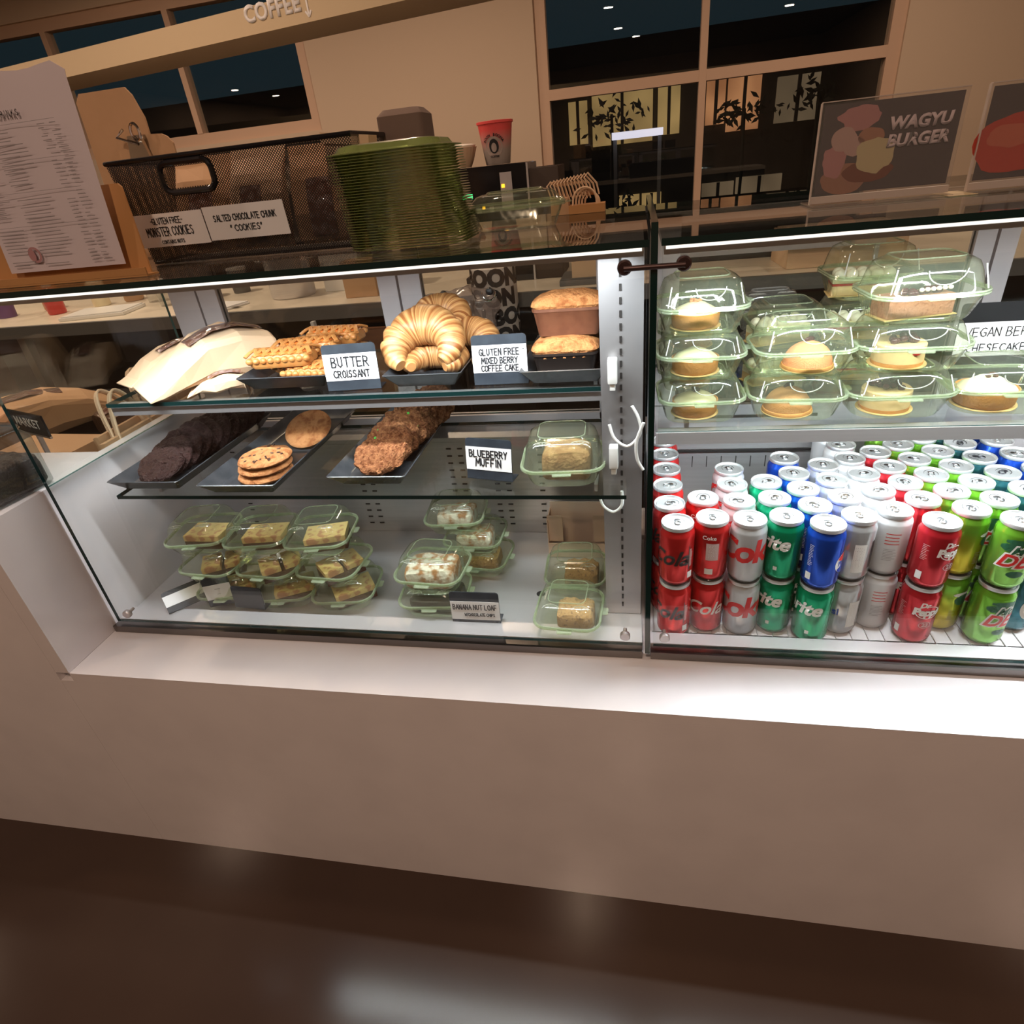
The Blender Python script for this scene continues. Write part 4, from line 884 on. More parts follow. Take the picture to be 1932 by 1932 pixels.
loft(bm, [[(-0.836, cy, 1.343), (-0.796, cy, 1.343), (-0.804, cy, 1.378), (-0.828, cy, 1.378)], [(-0.836, cy + .006, 1.343), (-0.796, cy + .006, 1.343), (-0.804, cy + .008, 1.378), (-0.828, cy + .008, 1.378)]])
tube(bm, [(-0.807 + .008 * math.cos(a), cy - .002, 1.382 + .013 * math.sin(a)) for a in [2 * PI * i / 16 for i in range(16)]], .0025, 8, True); tube(bm, [(-.81, cy, 1.365), (-0.848, cy, 1.378), (-0.831, cy, 1.388)], .0025, 8)
xf(bm, T(-.032, 0, 0)); obj('clip', bm, CHROME, t)
# wire mesh basket
def meshmat():
    m = bpy.data.materials.new('black_wire_mesh'); m.use_nodes = True; nt = m.node_tree; nt.nodes.clear(); L = nt.links.new
    out = nt.nodes.new('ShaderNodeOutputMaterial'); tc = nt.nodes.new('ShaderNodeTexCoord'); sp = nt.nodes.new('ShaderNodeSeparateXYZ'); L(tc.outputs['Object'], sp.inputs[0])
    def mth(op, a, b=None):
        n = nt.nodes.new('ShaderNodeMath'); n.operation = op
        for i, q in enumerate((a, b)):
            if q is None: continue
            if isinstance(q, (int, float)): n.inputs[i].default_value = q
            else: L(q, n.inputs[i])
        return n.outputs[0]
    xy = mth('ADD', sp.outputs[0], sp.outputs[1]); F = 230.0
    a = mth('FRACT', mth('MULTIPLY', mth('ADD', xy, sp.outputs[2]), F)); b = mth('FRACT', mth('MULTIPLY', mth('SUBTRACT', xy, sp.outputs[2]), F))
    w_ = mth('MAXIMUM', mth('LESS_THAN', a, .42), mth('LESS_THAN', b, .42))
    tr = nt.nodes.new('ShaderNodeBsdfTransparent'); pb = nt.nodes.new('ShaderNodeBsdfPrincipled'); pb.inputs['Base Color'].default_value = (.02, .017, .016, 1); pb.inputs['Roughness'].default_value = .35
    mx = nt.nodes.new('ShaderNodeMixShader'); L(w_, mx.inputs[0]); L(tr.outputs[0], mx.inputs[1]); L(pb.outputs[0], mx.inputs[2]); L(mx.outputs[0], out.inputs[0]); return m
MESHM = meshmat()
bx0, bx1, by0, by1 = -.790, -.420, .178, .300
t = thing('wire_basket', 'black wire mesh basket with two handwritten cookie labels on its front', 'basket', (0, 0, 0))
def brect(k, z, e=0): return [(x, y, z) for x, y in ((bx0 - .018 * k - e, by0 - .008 * k - e), (bx1 + .022 * k + e, by0 - .008 * k - e), (bx1 + .022 * k + e, by1 + .006 * k + e), (bx0 - .018 * k - e, by1 + .006 * k + e))]
BZ = 1.334
# the front wall has a rounded grip opening near its left end
hx0, hx1, hz0, hz1 = -.712, -.632, 1.292, 1.320
bm = B()
lv = [TZ + .001, 1.292, 1.320, BZ]; fr = []
for z in lv:
    k = (z - TZ) / (BZ - TZ); y = by0 - .008 * k; fr.append([bm.verts.new((x, y, z)) for x in (bx0 - .018 * k, hx0, hx1, bx1 + .022 * k)])
for j in range(3):
    for i in range(3):
        if i == 1 and j == 1: continue
        bm.faces.new([fr[j][i], fr[j][i + 1], fr[j + 1][i + 1], fr[j + 1][i]])
for sgn in (0, 1):
    k0, k1 = 0, 1; a = brect(0, TZ + .001); b = brect(1, BZ); ids = ((1, 2), (2, 3), (3, 0))
for i, j in ((1, 2), (2, 3), (3, 0)):
    bm.faces.new([bm.verts.new(p) for p in (a[i], a[j], b[j], b[i])])
bm.faces.new([bm.verts.new(p) for p in a]); obj('mesh_walls', bm, MESHM, t, smooth=False)
bm = B(); tube(bm, brect(1, BZ), .0035, 8, True); obj('rim_wire', bm, BLACKG, t)
bm = B(); tube(bm, brect(0, TZ + .0028, -.002), .0022, 8, True); obj('bottom_wire', bm, BLACKG, t)
bm = B(); pts = [(p[0] - .672, by0 - .010, p[1] + 1.306) for p in [(q[0], q[1]) for q in rr(.088, .040, .014, 0)]]; tube(bm, pts, .0046, 8, True); obj('grip_ring', bm, BLACKG, t)
def label_card(lab, x0, x1, z0, z1, txt, slope=.012):
    c = thing('basket_label', lab, 'label', ((x0 + x1) / 2, .1685, (z0 + z1) / 2)); w_, h_ = x1 - x0, z1 - z0
    cd = bx('card', -w_ / 2, w_ / 2, 0, .0008, -h_ / 2, h_ / 2, CARD, c); cd.rotation_euler = (math.radians(3), 0, 0)
    bm = B()
    for (s, zz, hh, wd, asp) in txt: stroke_text(bm, s, hh, wd, 0, h_ * zz, asp)
    xf(bm, T(0, -.0005, 0)); thicken(bm, .0002); obj('lettering', bm, INK, cd, smooth=False)
label_card('handwritten label reading GLUTEN FREE MONSTER COOKIES, left one', -.800, -.668, 1.212, 1.260, [('-GLUTEN FREE-', .28, .0085, .0012, .60), ('MONSTER COOKIES', -.04, .0125, .0014, .50), ('CONTAINS NUTS', -.36, .005, .0009, .72)])
label_card('handwritten label reading SALTED CHOCOLATE CHUNK COOKIES, right one', -.666, -.527, 1.214, 1.262, [('SALTED CHOCOLATE CHUNK', .14, .0085, .0013, .62), ('"COOKIES"', -.18, .0085, .0013, .85)])
def cookiebag(lab, mtx, w=.11, l=.12, h=.04, m=KRAFT): bread_bag(lab, mtx, w, l, h, True, m)
for i, (x, y, rz, rx, m, lab) in enumerate([(-.70, .130, 8, 62, KRAFT, 'brown cookie bag at the left end of the wire basket'), (-.60, .125, -6, 66, KRAFTL, 'tan cookie bag in the middle of the wire basket'), (-.49, .130, 12, 60, KRAFT, 'brown cookie bag toward the right of the wire basket')]):
    cookiebag(lab, T(x, y + .105, TZ + .006) @ RZ(rz) @ RX(rx + 12), .104, .148, .034, m=m)
t = thing('paper_bag_roll', 'folded white paper bag top sticking out of the basket at right', 'paper bag', (-.420, .215, 1.322))
bm = B(); loft(bm, [[(x, y, z) for x, y in ((-.035, -.012), (.030, -.016), (.034, .008), (-.030, .012))] for z in (-.055, .0)]); xf(bm, RY(8)); obj('paper_body', bm, KRAFTL, t, smooth=False)
bm = B(); loft(bm, [[(x * 1.0, y, z) for x, y in ((-.040, -.016), (.036, -.018), (.038, .010), (-.034, .014))] for z in (.0005, .014)]); xf(bm, RY(8)); obj('folded_top', bm, KRAFTL, t, smooth=False)
# nested stack of empty green trays
np_ = None
ON = ['first', 'second', 'third', 'fourth', 'fifth', 'sixth', 'seventh', 'eighth', 'ninth', 'tenth', 'eleventh', 'twelfth', 'thirteenth', 'fourteenth', 'fifteenth', 'sixteenth', 'seventeenth', 'eighteenth', 'nineteenth']
NUM = ON + ['twentieth'] + ['twenty-' + q for q in ON[:9]] + ['thirtieth'] + ['thirty-' + q for q in ON[:9]]
for k in range(36):
    z = TZ + .001 + k * .00335
    if np_ is None:
        np_ = thing('nested_tray', 'empty green nested tray, lowest of the tall stack on the glass', 'plastic tray', (-.318, .150, z), 0, 'nested green clamshell halves')
        bm = B(); loft(bm, [rr(.150, .118, .03, 0, flute=.03), rr(.158, .124, .03, .0022, flute=.03), rr(.172, .136, .034, .0024), rr(.172, .136, .034, .0031), rr(.156, .122, .03, .0029)], False, False); obj('ribbed_wall', bm, NEST, np_)
    else: dup(np_, (-.318 + .0006 * math.sin(k * 1.4) - .0003 * k, .150 + .0006 * math.cos(k * 1.3), z), random.uniform(-.004, .004), 'empty green nested tray, %s up from the glass in the tall stack' % NUM[k])
z = TZ + .001 + 36 * .00335
t = thing('clamshell_box', 'empty green clamshell crowning the tall nested stack', 'clamshell box', (-.329, .150, z)); bm = B(); loft(bm, [rr(.170, .134, .034, .0), rr(.150, .118, .03, .002, flute=.02), rr(.142, .110, .03, .008, flute=.02), rr(.12, .09, .02, .010)], False, True); obj('base', bm, NEST, t)
t = thing('napkin_block', 'grey brown block of paper napkins rising behind the green stack', 'napkins', (-.372, .345, TZ + .0005)); bm = B(); loft(bm, [rr(.074, .07, .008, 0), rr(.076, .072, .008, .09), rr(.076, .072, .01, .172), rr(.06, .05, .01, .181)]); obj('paper_block', bm, mat('grey_brown_paper', (.17, .12, .10), .9, bump=(60, .3)), t)
clamshell('empty green clamshell box lying on the glass right of the tall stack', (-.185, .255, TZ + .0004), math.radians(8), .150, .120, .030, .018)
# kraft bags with looped handles
def loops(bm, n, x0, dx, y, z, w_, h_, sl=0, r=.0019):
    for i in range(n):
        cx = x0 + dx * i; tube(bm, [(cx + sl * s + w_ * math.cos(PI - PI * s), y + .0025 * i, z + h_ * math.sin(PI * s) ** .7) for s in [k / 14 for k in range(15)]], r, 6)
t = thing('handled_bag_bundle', 'bundle of small kraft bags with looped paper handles on the glass', 'paper bags', (0, 0, 0)); t['kind'] = 'thing'
bm = B(); box(bm, -.118, -.055, .405, .440, TZ, 1.193 + .006); obj('bag_front', bm, KRAFTB, t, smooth=False)
bm = B(); box(bm, -.150, -.1185, .41, .445, TZ, 1.212); obj('bag_side', bm, KRAFT, t, smooth=False)
for i in range(5):
    bm = B(); loops(bm, 1, -.090 + .003 * i, 0, .412 + .004 * i, 1.196, .021 - .002 * i, .030 - .003 * i); obj('handle', bm, KRAFTL, t)
for i in range(12):
    bm = B(); tube(bm, [(-.148 + .0062 * i, .418, 1.208), (-.156 + .006 * i, .420, 1.232 + .0008 * i), (-.150 + .006 * i, .424, 1.238 + .0008 * i), (-.138 + .0062 * i, .432, 1.230), (-.134 + .0062 * i, .434, 1.212)], .0022, 6, flat=.6); obj('handle', bm, KRAFTL, t)
# acrylic sign holders
ACR = thin('acrylic', (.94, .93, .93), (1, 1, 1), .05, .05, .05); POST = mat('poster_dark', (.035, .024, .034), .35, mix=((.06, .04, .05), 6, .4, .7))
def holder(lab, x0, x1, y, z1, rz=0):
    t = thing('acrylic_sign', lab, 'sign', ((x0 + x1) / 2, y, TZ), math.radians(rz)); w_ = (x1 - x0) / 2; h_ = z1 - TZ
    bx('acrylic_front', -w_, w_, -.0025, -.0008, .012, h_, ACR, t); bx('acrylic_foot', -w_, w_, -.02, .05, .0002, .0022, ACR, t)
    bm = B(); box(bm, -w_ - .0012, -w_ - .0001, -.0035, .003, .0025, h_); box(bm, -w_, w_, -.0035, .003, h_ + .0001, h_ + .0012); box(bm, -w_, w_, -.0035, .003, .0035, .0115); obj('acrylic_edge', bm, mat('frosted_acrylic_edge', (.50, .42, .38), .4) if 'frosted_acrylic_edge' not in bpy.data.materials else bpy.data.materials['frosted_acrylic_edge'], t, smooth=False)
    p = bx('poster', -w_ + .004, w_ - .004, -.0004, .0006, .014, h_ - .003, POST, t); return t, p, w_, h_
def blob(p, name, m, cx, cz, rx, rz, y, seed=0, amp=.12):
    bm = B(); n = 28; vs = []
    for i in range(n):
        a = 2 * PI * i / n; k = 1 + amp * noise.noise(Vector((math.cos(a) * 1.7, math.sin(a) * 1.7, seed))); vs.append((cx + rx * k * math.cos(a), y, cz + rz * k * math.sin(a)))
    loft(bm, [vs, [(q[0], q[1] + .0001, q[2]) for q in vs]]); return obj(name, bm, m, p, smooth=False)
t, p, w_, h_ = holder('acrylic sign with a burger photo reading WAGYU BURGER', .227, .392, .180, 1.302, 1)
C_ = lambda n, c: mat(n, c, .5)
bun = C_('printed_bun', (.35, .17, .11)); ham = C_('printed_pink', (.42, .20, .20)); egg = C_('printed_pale', (.50, .42, .25)); pick = C_('printed_onion', (.45, .30, .27)); pat = C_('printed_brown', (.16, .05, .03))
blob(p, 'printed_bun', bun, -.045, .030, .028, .018, -.0008, 1); blob(p, 'printed_patty', pat, -.018, .036, .030, .012, -.0009, 2); blob(p, 'printed_meat', ham, -.060, .052, .014, .018, -.0010, 3, .3)
blob(p, 'printed_onion', pick, -.052, .075, .015, .014, -.0011, 4); blob(p, 'printed_onion', pick, -.038, .066, .013, .011, -.0012, 5); blob(p, 'printed_top', ham, -.036, .097, .026, .013, -.0010, 6, .3); blob(p, 'printed_sauce', egg, -.012, .055, .022, .021, -.0013, 7, .25); blob(p, 'printed_cheese', bun, -.020, .075, .016, .01, -.0012, 8)
for s_, zz in (('WAGYU', .090), ('BURGER', .071)):
    bm = print_text(s_, .0185, .0010, .12, 1.02); thicken(bm, .0001); xf(bm, T(.034, -.0018, zz - .004)); obj('lettering', bm, C_('printed_white', (.62, .52, .55)), p, smooth=False)
t, p, w_, h_ = holder('acrylic sign with a red food photo at the right edge', .413, .575, .180, 1.302, 1)
blob(p, 'printed_red_food', C_('printed_red', (.45, .05, .03)), -.038, .052, .050, .034, -.0010, 4, .2); blob(p, 'printed_red_highlight', C_('printed_red_pale', (.50, .12, .07)), -.045, .060, .03, .012, -.0012, 5, .3)
bx('tape_strip', .385, .418, .155, .215, TZ + .0004, TZ + .0008, mat('masking_tape', (.60, .48, .28), .6)); tag(bpy.data.objects['tape_strip'], 'strip of tan tape on the glass between the two acrylic signs', 'tape')
# ================================================================== LEFT OF THE CASE
def jar(lab, x, y, w_, h_):
    t = thing('glass_jar', lab, 'jar', (x, y, .8508), math.radians(-6)); JG = thin('jar_glass', (.80, .83, .82), (.8, .8, .8), .03, .08, .05) if 'jar_glass' not in bpy.data.materials else bpy.data.materials['jar_glass']
    bm = B(); loft(bm, [rr(w_ * .92, w_ * .92, .012, 0), rr(w_, w_, .016, .006), rr(w_, w_, .016, h_ * .82), rr(w_ * .86, w_ * .86, .02, h_ * .93), rr(w_ * .86, w_ * .86, .02, h_ * .97)], True, False); obj('glass_body', bm, JG, t)
    bm = B(); rough_box(bm, w_ * .90, w_ * .90, h_ * .52, .03, 60, 2); xf(bm, T(0, 0, .004)); obj('dark_filling', bm, mat('coffee_beans', (.03, .018, .014), .4, bump=(160, 1, .004)) if 'coffee_beans' not in bpy.data.materials else bpy.data.materials['coffee_beans'], t)
    bm = B(); loft(bm, [rr(w_ * .9, w_ * .9, .02, h_ * .975), rr(w_ * .9, w_ * .9, .02, h_ * .99), rr(w_ * .8, w_ * .8, .02, h_ * 1.03)], True, True); obj('glass_lid', bm, JG, t)
    bm = B(); tube(bm, rr(w_ * .90, w_ * .90, .02, h_ * .955), .002, 6, True); tube(bm, [(w_ * .2, -w_ * .47, h_ * .96), (w_ * .2, -w_ * .55, h_ * .88), (-w_ * .2, -w_ * .55, h_ * .88), (-w_ * .2, -w_ * .47, h_ * .96)], .0018, 6); obj('wire_clasp', bm, CHROME, t)
jar('square glass jar of dark filling nearest the left case', -1.112, -.012, .125, .115)
jar('second glass jar cut off by the left picture edge', -1.262, .0, .125, .115)
for i in range(6):
    x = -1.086 - .016 * i; z0 = .6812; h_ = .172 - .006 * (i % 3)
    t = thing('handled_kraft_bag', ['flat kraft bag nearest the white wall, with twisted handles', 'second flat kraft bag from the white wall', 'third flat kraft bag from the white wall', 'fourth flat kraft bag from the white wall', 'fifth flat kraft bag from the white wall', 'flat kraft bag farthest from the white wall'][i], 'paper bag', (x, .36 + .012 * i, z0), math.radians(.5), group='flat kraft bags beside the case')
    bx('paper_body', -.004, .004, -.16, .20, 0, h_, KRAFT, t)
    for s in (-1, 1):
        bm = B(); tube(bm, [(s * .006 - .030 * math.sin(PI * k / 16) * (1 - .4 * s) - .02 * (k / 16 > .2) * 0, (-.12 if i < 3 else .0) + .11 * k / 16, h_ - .03 + .115 * math.sin(PI * k / 16) ** .75) for k in range(17)], .0028, 6); obj('twisted_handle', bm, KRAFTL, t)
# bread table beyond the side glass
t = thing('bread_table', 'dark low table holding bagged loaves left of the case', 'table', (-1.95, .88, 0)); bx('table_top', -.62, .62, -.34, .34, .62, .65, DARK, t)
for sx in (-1, 1):
    for sy in (-1, 1): bx('leg', sx * .55 - .02, sx * .55 + .02, sy * .3 - .02, sy * .3 + .02, 0, .619, DARK, t)
bread_bag('bagged loaf with a wide kraft band, largest on the dark table', T(-1.96, .62, .652) @ RZ(-38) @ RX(6), .22, .42, .13, loaf=BROWN, m=KRAFT)
bread_bag('clear bagged loaf lying right of the largest loaf', T(-1.62, .72, .651) @ RZ(-28), .15, .32, .09, m=mat('dark_loaf_bag', (.10, .055, .035), .3, bump=(30, .8, .006)))
bread_bag('brown loaf bag at the rear of the dark table', T(-1.42, .98, .651) @ RZ(60), .15, .32, .10, m=KRAFT)
t = thing('kraft_carton', 'low tan carton between the jar and the bread table', 'carton', (-1.50, .44, .681), math.radians(-4)); bm = B(); loft(bm, [rr(.24, .12, .004, 0), rr(.24, .12, .004, .075)]); obj('carton_body', bm, KRAFT, t, smooth=False)
bm = B(); ell(bm, (0, 0, .035), .12, .045, .035, 20, 10, .08, 20, 3); tag(obj('bread_loaf', bm, BROWN if 0 else mat('dark_crust', (.22, .09, .035), .6, bump=(60, .5)), loc=(-1.33, .36, .6815), rot=(0, 0, .5)), 'brown crusty loaf lying behind the jar', 'bread')
t = thing('market_sign', 'small black sign reading MARKET on a steel stem behind the jar', 'sign', (-1.262, .225, .6812), math.radians(-20)); bx('base_plate', -.05, .05, -.03, .03, 0, .004, STEEL, t); bx('stem', -.004, .004, -.004, .004, .0042, .205, STEEL, t)
bm = B(); box(bm, -.075, .075, -.0085, -.0045, .195, .240); pl_ = obj('sign_plate', bm, BLACKG, t, smooth=False); bx('sign_edge', -.075, .075, -.009, -.004, .190, .1945, CHROME, t)
bm = print_text('MARKET', .028, .0004, 0, 1.02); thicken(bm, .0003); xf(bm, T(0, -.0087, .217)); obj('lettering', bm, C_('grey_print', (.45, .45, .43)), pl_, smooth=False)
# ================================================================== BACK COUNTER
bc = thing('back_counter', 'long pale-topped back counter with dark open shelves behind the cases', 'counter', (0, 0, 0))
bx('worktop', -3.4, 1.6, 1.28, 2.0, .862, .90, CTOP, bc); bx('front_edge', -3.4, 1.6, 1.262, 1.2795, .855, .90, GREY, bc)
bx('rear_panel', -3.4, 1.6, 1.97, 1.99, .02, .8615, DARK, bc); bx('lower_shelf', -3.4, 1.6, 1.30, 1.965, .30, .33, DARK, bc)
for x in (-3.35, -2.45, -1.55, -.65, .25, 1.15): bx('leg', x, x + .035, 1.29, 1.325, 0, .2999, STEELD, bc); bx('upright', x, x + .035, 1.29, 1.325, .3305, .8545, STEELD, bc)
CZ = .9005
def pot(lab, x, y, r, h, m, hd=True):
    t = thing('steel_pot', lab, 'pot', (x, y, CZ)); bm = B(); lathe(bm, [(r * .95, 0), (r, .006), (r, h), (r * 1.03, h + .003), (r * .97, h), (r * .96, .01)], 32); obj('pot_body', bm, m, t)
    if hd:
        for s in (-1, 1): bm = B(); tube(bm, [(s * r, -.03, h * .8), (s * (r + .03), -.02, h * .8), (s * (r + .03), .02, h * .8), (s * r, .03, h * .8)], .004, 6); obj('handle', bm, m, t)
pot('tall brushed steel pot on the back counter', -1.32, 1.52, .085, .17, STEEL); pot('small steel pot left of the tall one', -1.78, 1.62, .06, .08, STEEL, False)
def cbox(name, lab, cat, x, y, w_, d_, h_, m, rz=0, z=CZ, tape=None):
    t = thing(name, lab, cat, (x, y, z), math.radians(rz)); bm = B(); box(bm, -w_ / 2, w_ / 2, -d_ / 2, d_ / 2, 0, h_, .003); obj('box_body', bm, m, t)
    bm = B(); box(bm, -w_ * .47, w_ * .47, -d_ * .47, d_ * .47, h_ + .0005, h_ + .004); obj('box_lid', bm, tape or m, t, smooth=False); return t
cbox('paper_box', 'white paper box right of the tall steel pot', 'box', -1.12, 1.62, .16, .14, .16, WHITE); cbox('storage_box', 'dark box on the back counter beside the white one', 'box', -.95, 1.6, .14, .12, .16, DARK)
cbox('kraft_carton', 'brown carton at the middle of the back counter', 'carton', -.98, 1.42, .12, .08, .12, KRAFT, 4)
cbox('paper_stack', 'loose stack of white papers on the left back counter', 'papers', -2.12, 1.42, .26, .18, .012, WHITE, 12); cbox('paper_stack', 'flat white sheets near the steel pots', 'papers', -1.58, 1.38, .22, .14, .006, CARD, -14)
CG = thin('clear_tub', (.9, .9, .88), (.9, .9, .85), .15, .08, .05)
for i, (x, y, r, h, m, lab) in enumerate([(-2.02, 1.64, .055, .10, CG, 'clear round tub on the back counter'), (-1.88, 1.52, .045, .09, CG, 'second clear round tub nearer the case'), (-2.55, 1.62, .04, .16, FILL, 'orange bottle at the far left of the back counter'), (-2.42, 1.5, .035, .12, RED, 'red bottle left on the back counter'),
        (-2.30, 1.62, .035, .13, CREAM, 'cream coloured bottle left on the back counter'), (-2.68, 1.5, .04, .12, mat('purple_label', (.12, .05, .2), .5), 'purple labelled jar at the far left'), (-2.2, 1.7, .04, .10, KRAFT, 'tan paper cup among the bottles'), (-1.66, 1.7, .04, .09, GREY, 'grey cup near the steel pots')]):
    t = thing('bottle' if 'bottle' in lab else 'container', lab, 'bottle' if 'bottle' in lab else 'container', (x, y, CZ)); bm = B(); lathe(bm, [(r * .9, 0), (r, .006), (r, h * .75), (r * .6, h * .86), (r * .5, h * .9)] if 'bottle' in lab else [(r * .85, 0), (r, h)], 24); obj('vessel', bm, m, t)
    bm = B(); lathe(bm, [(r * (.5 if 'bottle' in lab else 1.02), h * (.905 if 'bottle' in lab else 1.003)), (r * (.5 if 'bottle' in lab else 1.02), h * 1.0 + .01)], 24); obj('cap', bm, WHITE if i % 2 else GREY, t)
t = thing('kitchen_knife', 'dark knife lying on the pale back counter', 'knife', (-1.55, 1.33, CZ + .0065), math.radians(12)); bx('blade', -.02, .10, -.012, .012, 0, .002, STEEL, t); bx('handle', -.11, -.0205, -.010, .010, -.004, .008, BLACK, t)
# brewer, cup and filters
t = thing('coffee_brewer', 'black coffee brewer with amber lights behind the green stack', 'coffee machine', (-.455, 1.55, CZ)); H = .368
bx('housing', -.155, .095, -.06, .14, .10, H, BLACKG, t, .004); bx('chrome_corner', .0955, .102, -.062, .14, 0, H - .002, ALU, t); bx('side_body', .1025, .20, -.05, .16, 0, H - .02, WAINS, t, .004); bx('base', -.155, .095, -.06, .14, 0, .02, BLACK, t, .003)
bx('back_column', -.15, .09, .06, .139, .0205, .0995, BLACK, t)
AMB = mat('amber_light', (.5, .2, 0), .5, emit=((1, .45, .02), 3)); GRL = mat('green_light', (0, .4, .1), .5, emit=((.1, .9, .3), 1.2)); LBL = C_('brewer_label', (.42, .40, .42))
bm = B(); box(bm, .005, .045, -.0615, -.0605, .235, .345, 0); obj('control_panel', bm, LBL, t, smooth=False)
for x, z in ((.014, .305), (-.060, .245)):
    bm = B(); box(bm, x - .005, x + .005, -.0635, -.0617, z - .005, z + .005); obj('indicator_light', bm, AMB, t, smooth=False)
bx('indicator_light', -.13, -.095, -.0625, -.0605, .275, .290, GRL, t); bx('switch', -.085, -.068, -.0625, -.0605, .228, .245, LBL, t); bx('switch', -.040, -.025, -.0625, -.0605, .230, .247, LBL, t)
bm = B(); tube(bm, [(.03, -.075, .20), (.03, -.08, .17), (.03, -.07, .13)], .008, 8); box(bm, -.01, .07, -.10, -.062, .195, .205); obj('spout', bm, BLACK, t)
t = thing('plastic_tumbler', 'red and clear plastic tumbler with a round portrait emblem on the brewer', 'tumbler', (-.470, 1.59, CZ + H + .001))
mt_ = canmat('red_fading_plastic', (.85, .10, .10), (.55, .48, .44), .35, 0); mt_.node_tree.nodes['Map Range'].inputs[2].default_value = .135
bm = B(); lathe(bm, [(.040, 0), (.042, .002), (.058, .118), (.062, .119), (.062, .126), (.058, .127), (.056, .121)], 32, True, False); obj('tumbler_body', bm, mt_, t)
def em(name, bm, m, z, off, a=0):
    xf(bm, T(0, 0, z)); r_ = .0515
    bmesh.ops.triangulate(bm, faces=bm.faces)
    for v in bm.verts:
        rr__ = .042 + .016 * (v.co.z / .118) + off; q = a + v.co.x / rr__; v.co = Vector((rr__ * math.sin(q), -rr__ * math.cos(q), v.co.z))
    obj(name, bm, m, t, smooth=False)
em('emblem_ground', discbm(.030, .030), C_('emblem_grey', (.42, .34, .31)), .052, .0006); em('emblem_hair', discbm(.0165, .021), INK, .054, .0012); em('emblem_face', discbm(.009, .0135), C_('emblem_face_grey', (.45, .38, .35)), .050, .0017)
for i, ch in enumerate('BOON BOONA'):
    a = math.radians(150 - 120 * i / 9); bm = print_text(ch, .0105, .0004)if ch != ' ' else None
    if bm: xf(bm, T(.0375 * math.cos(a), 0, .0345 * math.sin(a)) @ Matrix.Rotation(-(a - PI / 2), 4, 'Y')); em('lettering', bm, INK, .052, .0022)
bm = print_text('COFFEE', .008, .0003, 0, 1.1); em('lettering', bm, INK, .024, .0022)
t = thing('paper_filters', 'tapered nest of white paper filters on the brewer', 'coffee filters', (-.585, 1.58, CZ + H + .001)); bm = B()
rs = []
for r_, z in ((.020, 0), (.030, .02), (.042, .055), (.044, .060)): rs.append([(r_ * (1 + .05 * (i % 2)) * math.cos(2 * PI * i / 40), r_ * (1 + .05 * (i % 2)) * math.sin(2 * PI * i / 40), z) for i in range(40)])
loft(bm, rs); obj('filter_nest', bm, KRAFTL, t); bm = B(); lathe(bm, [(.04, .0605), (.043, .066), (.03, .070), (.01, .071)], 24); obj('filter_rims', bm, CREAMW, t)
# things seen through the rear door
t = thing('printed_canister', 'white canister printed BOON BOONA in black, behind the rear door', 'canister', (-.440, 1.183, .70)); bm = B(); lathe(bm, [(.070, 0), (.072, .005), (.072, .30), (.068, .303)], 40); obj('canister_body', bm, C_('canister_white', (.60, .56, .54)), t)  # round white canister with printed lettering
bx('stand', -.11, .11, -.045, .055, -.6995, -.0005, DARK, t)
bx('stand_foot', -.11, .11, -.08, -.046, -.6995, -.60, DARK, t)
for r, (s_, a) in enumerate([('BOONA', 20), ('BOON', -10), ('ON BOO', 8), ('ABOONA', 12), ('BOON B', -6)]):
    for k in (0,):
        bm = print_text(s_, .066, .0045, 0, 1.02); xf(bm, T(0, 0, .272 - r * .058)); bmesh.ops.subdivide_edges(bm, edges=[e for e in bm.edges if e.calc_length() > .02], cuts=2); bmesh.ops.triangulate(bm, faces=bm.faces)
        for v in bm.verts:
            q = math.radians(a) + v.co.x / .0728; v.co = Vector((.0728 * math.sin(q), -.0728 * math.cos(q), v.co.z))
        obj('lettering', bm, INK, t, smooth=False)
t = thing('plastic_wrap', 'crumpled translucent plastic bag draped over the printed canister', 'plastic bag', (-.520, 1.02, .90)); bm = B(); ell(bm, (0, 0, 0), .12, .05, .07, 32, 18, .55, 22, 4); obj('film', bm, thin('grey_film', (.80, .76, .76), (.8, .75, .78), .16, .10, .2), t)
bx('hanger', -.004, .004, -.004, .004, -.899, -.03, STEELD, t)
for x, lab in ((-.382, 'left chrome double hook on the rear glass door'), (-.287, 'right chrome double hook on the rear glass door')):
    t = thing('door_hook', lab, 'hook', (x, .4475, 1.058)); bm = B(); tube(bm, [(.014 * math.cos(a), -.008, .016 * math.sin(a)) for a in [PI + PI * i / 14 for i in range(15)]], .0016, 8); obj('hook_wire', bm, CHROME, t)
    bm = B(); lathe(bm, [(.008, 0), (.006, .006), (.002, .0075)], 16); xf(bm, Matrix.Rotation(PI / 2, 4, 'X') @ T(0, 0, 0)); obj('suction_cup', bm, BLACK, t)
cbox('kraft_coffee_bag', 'upright tan coffee bag on a grey machine by the rear door', 'coffee bag', -.165, 1.36, .088, .05, .10, KRAFTL, 0, .921); cbox('grey_machine', 'low grey machine under the tan coffee bag', 'machine', -.165, 1.40, .17, .16, .018, GREY, 0, CZ) 
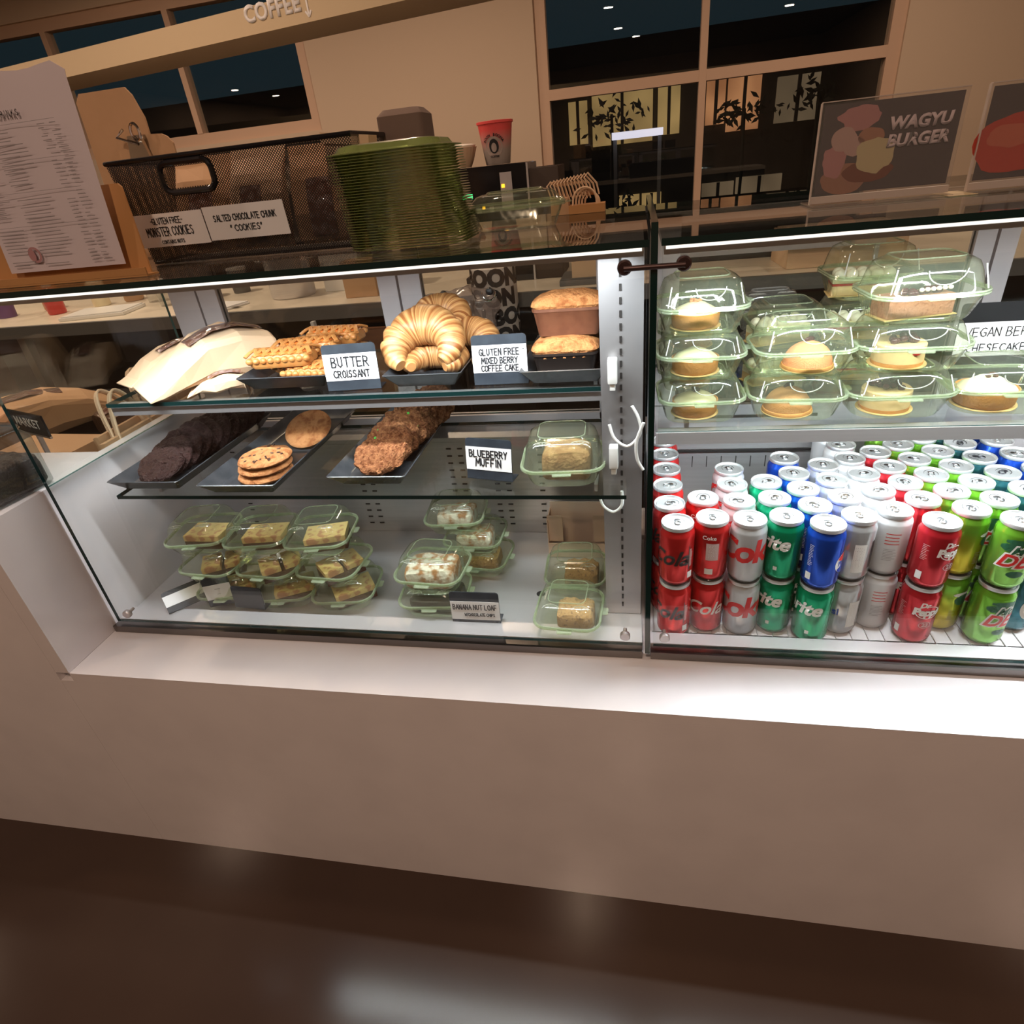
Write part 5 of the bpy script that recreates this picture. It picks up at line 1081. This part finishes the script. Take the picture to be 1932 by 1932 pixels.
cbox('dark_appliance', 'wide dark appliance on the back counter right of the brewer', 'appliance', .35, 1.75, .9, .3, .17, BLACK); cbox('kraft_tray_box', 'large folded kraft box behind the right case', 'box', .62, 1.45, .34, .2, .10, KRAFTL, 3)
t = thing('steel_rail_shelf', 'steel rail across the back counter behind the right case', 'rail', (.1, 1.33, CZ)); bx('rail', -.02, .62, -.01, .01, .06, .075, STEEL, t)
for x in (0, .6): bx('leg', x - .006, x + .006, -.006, .006, 0, .0595, STEEL, t)
t = thing('plastic_bag', 'white translucent plastic bag hanging below the back counter', 'plastic bag', (-1.12, 1.20, .70)); bm = B(); ell(bm, (0, 0, 0), .10, .04, .11, 28, 16, .5, 18, 2); obj('film', bm, thin('white_film', (.75, .75, .78), (.75, .75, .8), .30, .1, .2), t); bx('hanging_strap', -.006, .006, .035, .055, .06, .155, WHITE, t)
cbox('cutting_board', 'brown wooden board standing below the back counter', 'cutting board', -.95, 1.235, .22, .02, .30, mat('brown_wood', (.20, .09, .045), .5, mix=((.13, .055, .03), 6, .3, .7, (1, 1, 8))), 0, .52); cbox('tan_cabinet', 'tan cabinet unit below the back counter behind the croissants', 'cabinet', -.74, 1.20, .18, .08, .80, C_('tan_laminate', (.36, .27, .18)), 0, .0005)
# ---- clean-ups
for m_, nm in ((CROIS, 'along'),):
    nt = m_.node_tree; b = nt.nodes['Principled BSDF']; at = nt.nodes.new('ShaderNodeAttribute'); at.attribute_name = nm; n = nt.nodes.new('ShaderNodeTexNoise'); n.noise_dimensions = '1D'; n.inputs['Scale'].default_value = 1.0; n.inputs['Detail'].default_value = 3
    mu = nt.nodes.new('ShaderNodeMath'); mu.operation = 'MULTIPLY'; mu.inputs[1].default_value = 38; nt.links.new(at.outputs['Fac'], mu.inputs[0]); nt.links.new(mu.outputs[0], n.inputs['W'])
    r = nt.nodes.new('ShaderNodeValToRGB'); r.color_ramp.elements[0].position = .38; r.color_ramp.elements[1].position = .62; r.color_ramp.elements[0].color = (.30, .10, .025, 1); r.color_ramp.elements[1].color = (.66, .36, .14, 1)
    nt.links.new(n.outputs[0], r.inputs[0]); nt.links.new(r.outputs[0], b.inputs['Base Color'])
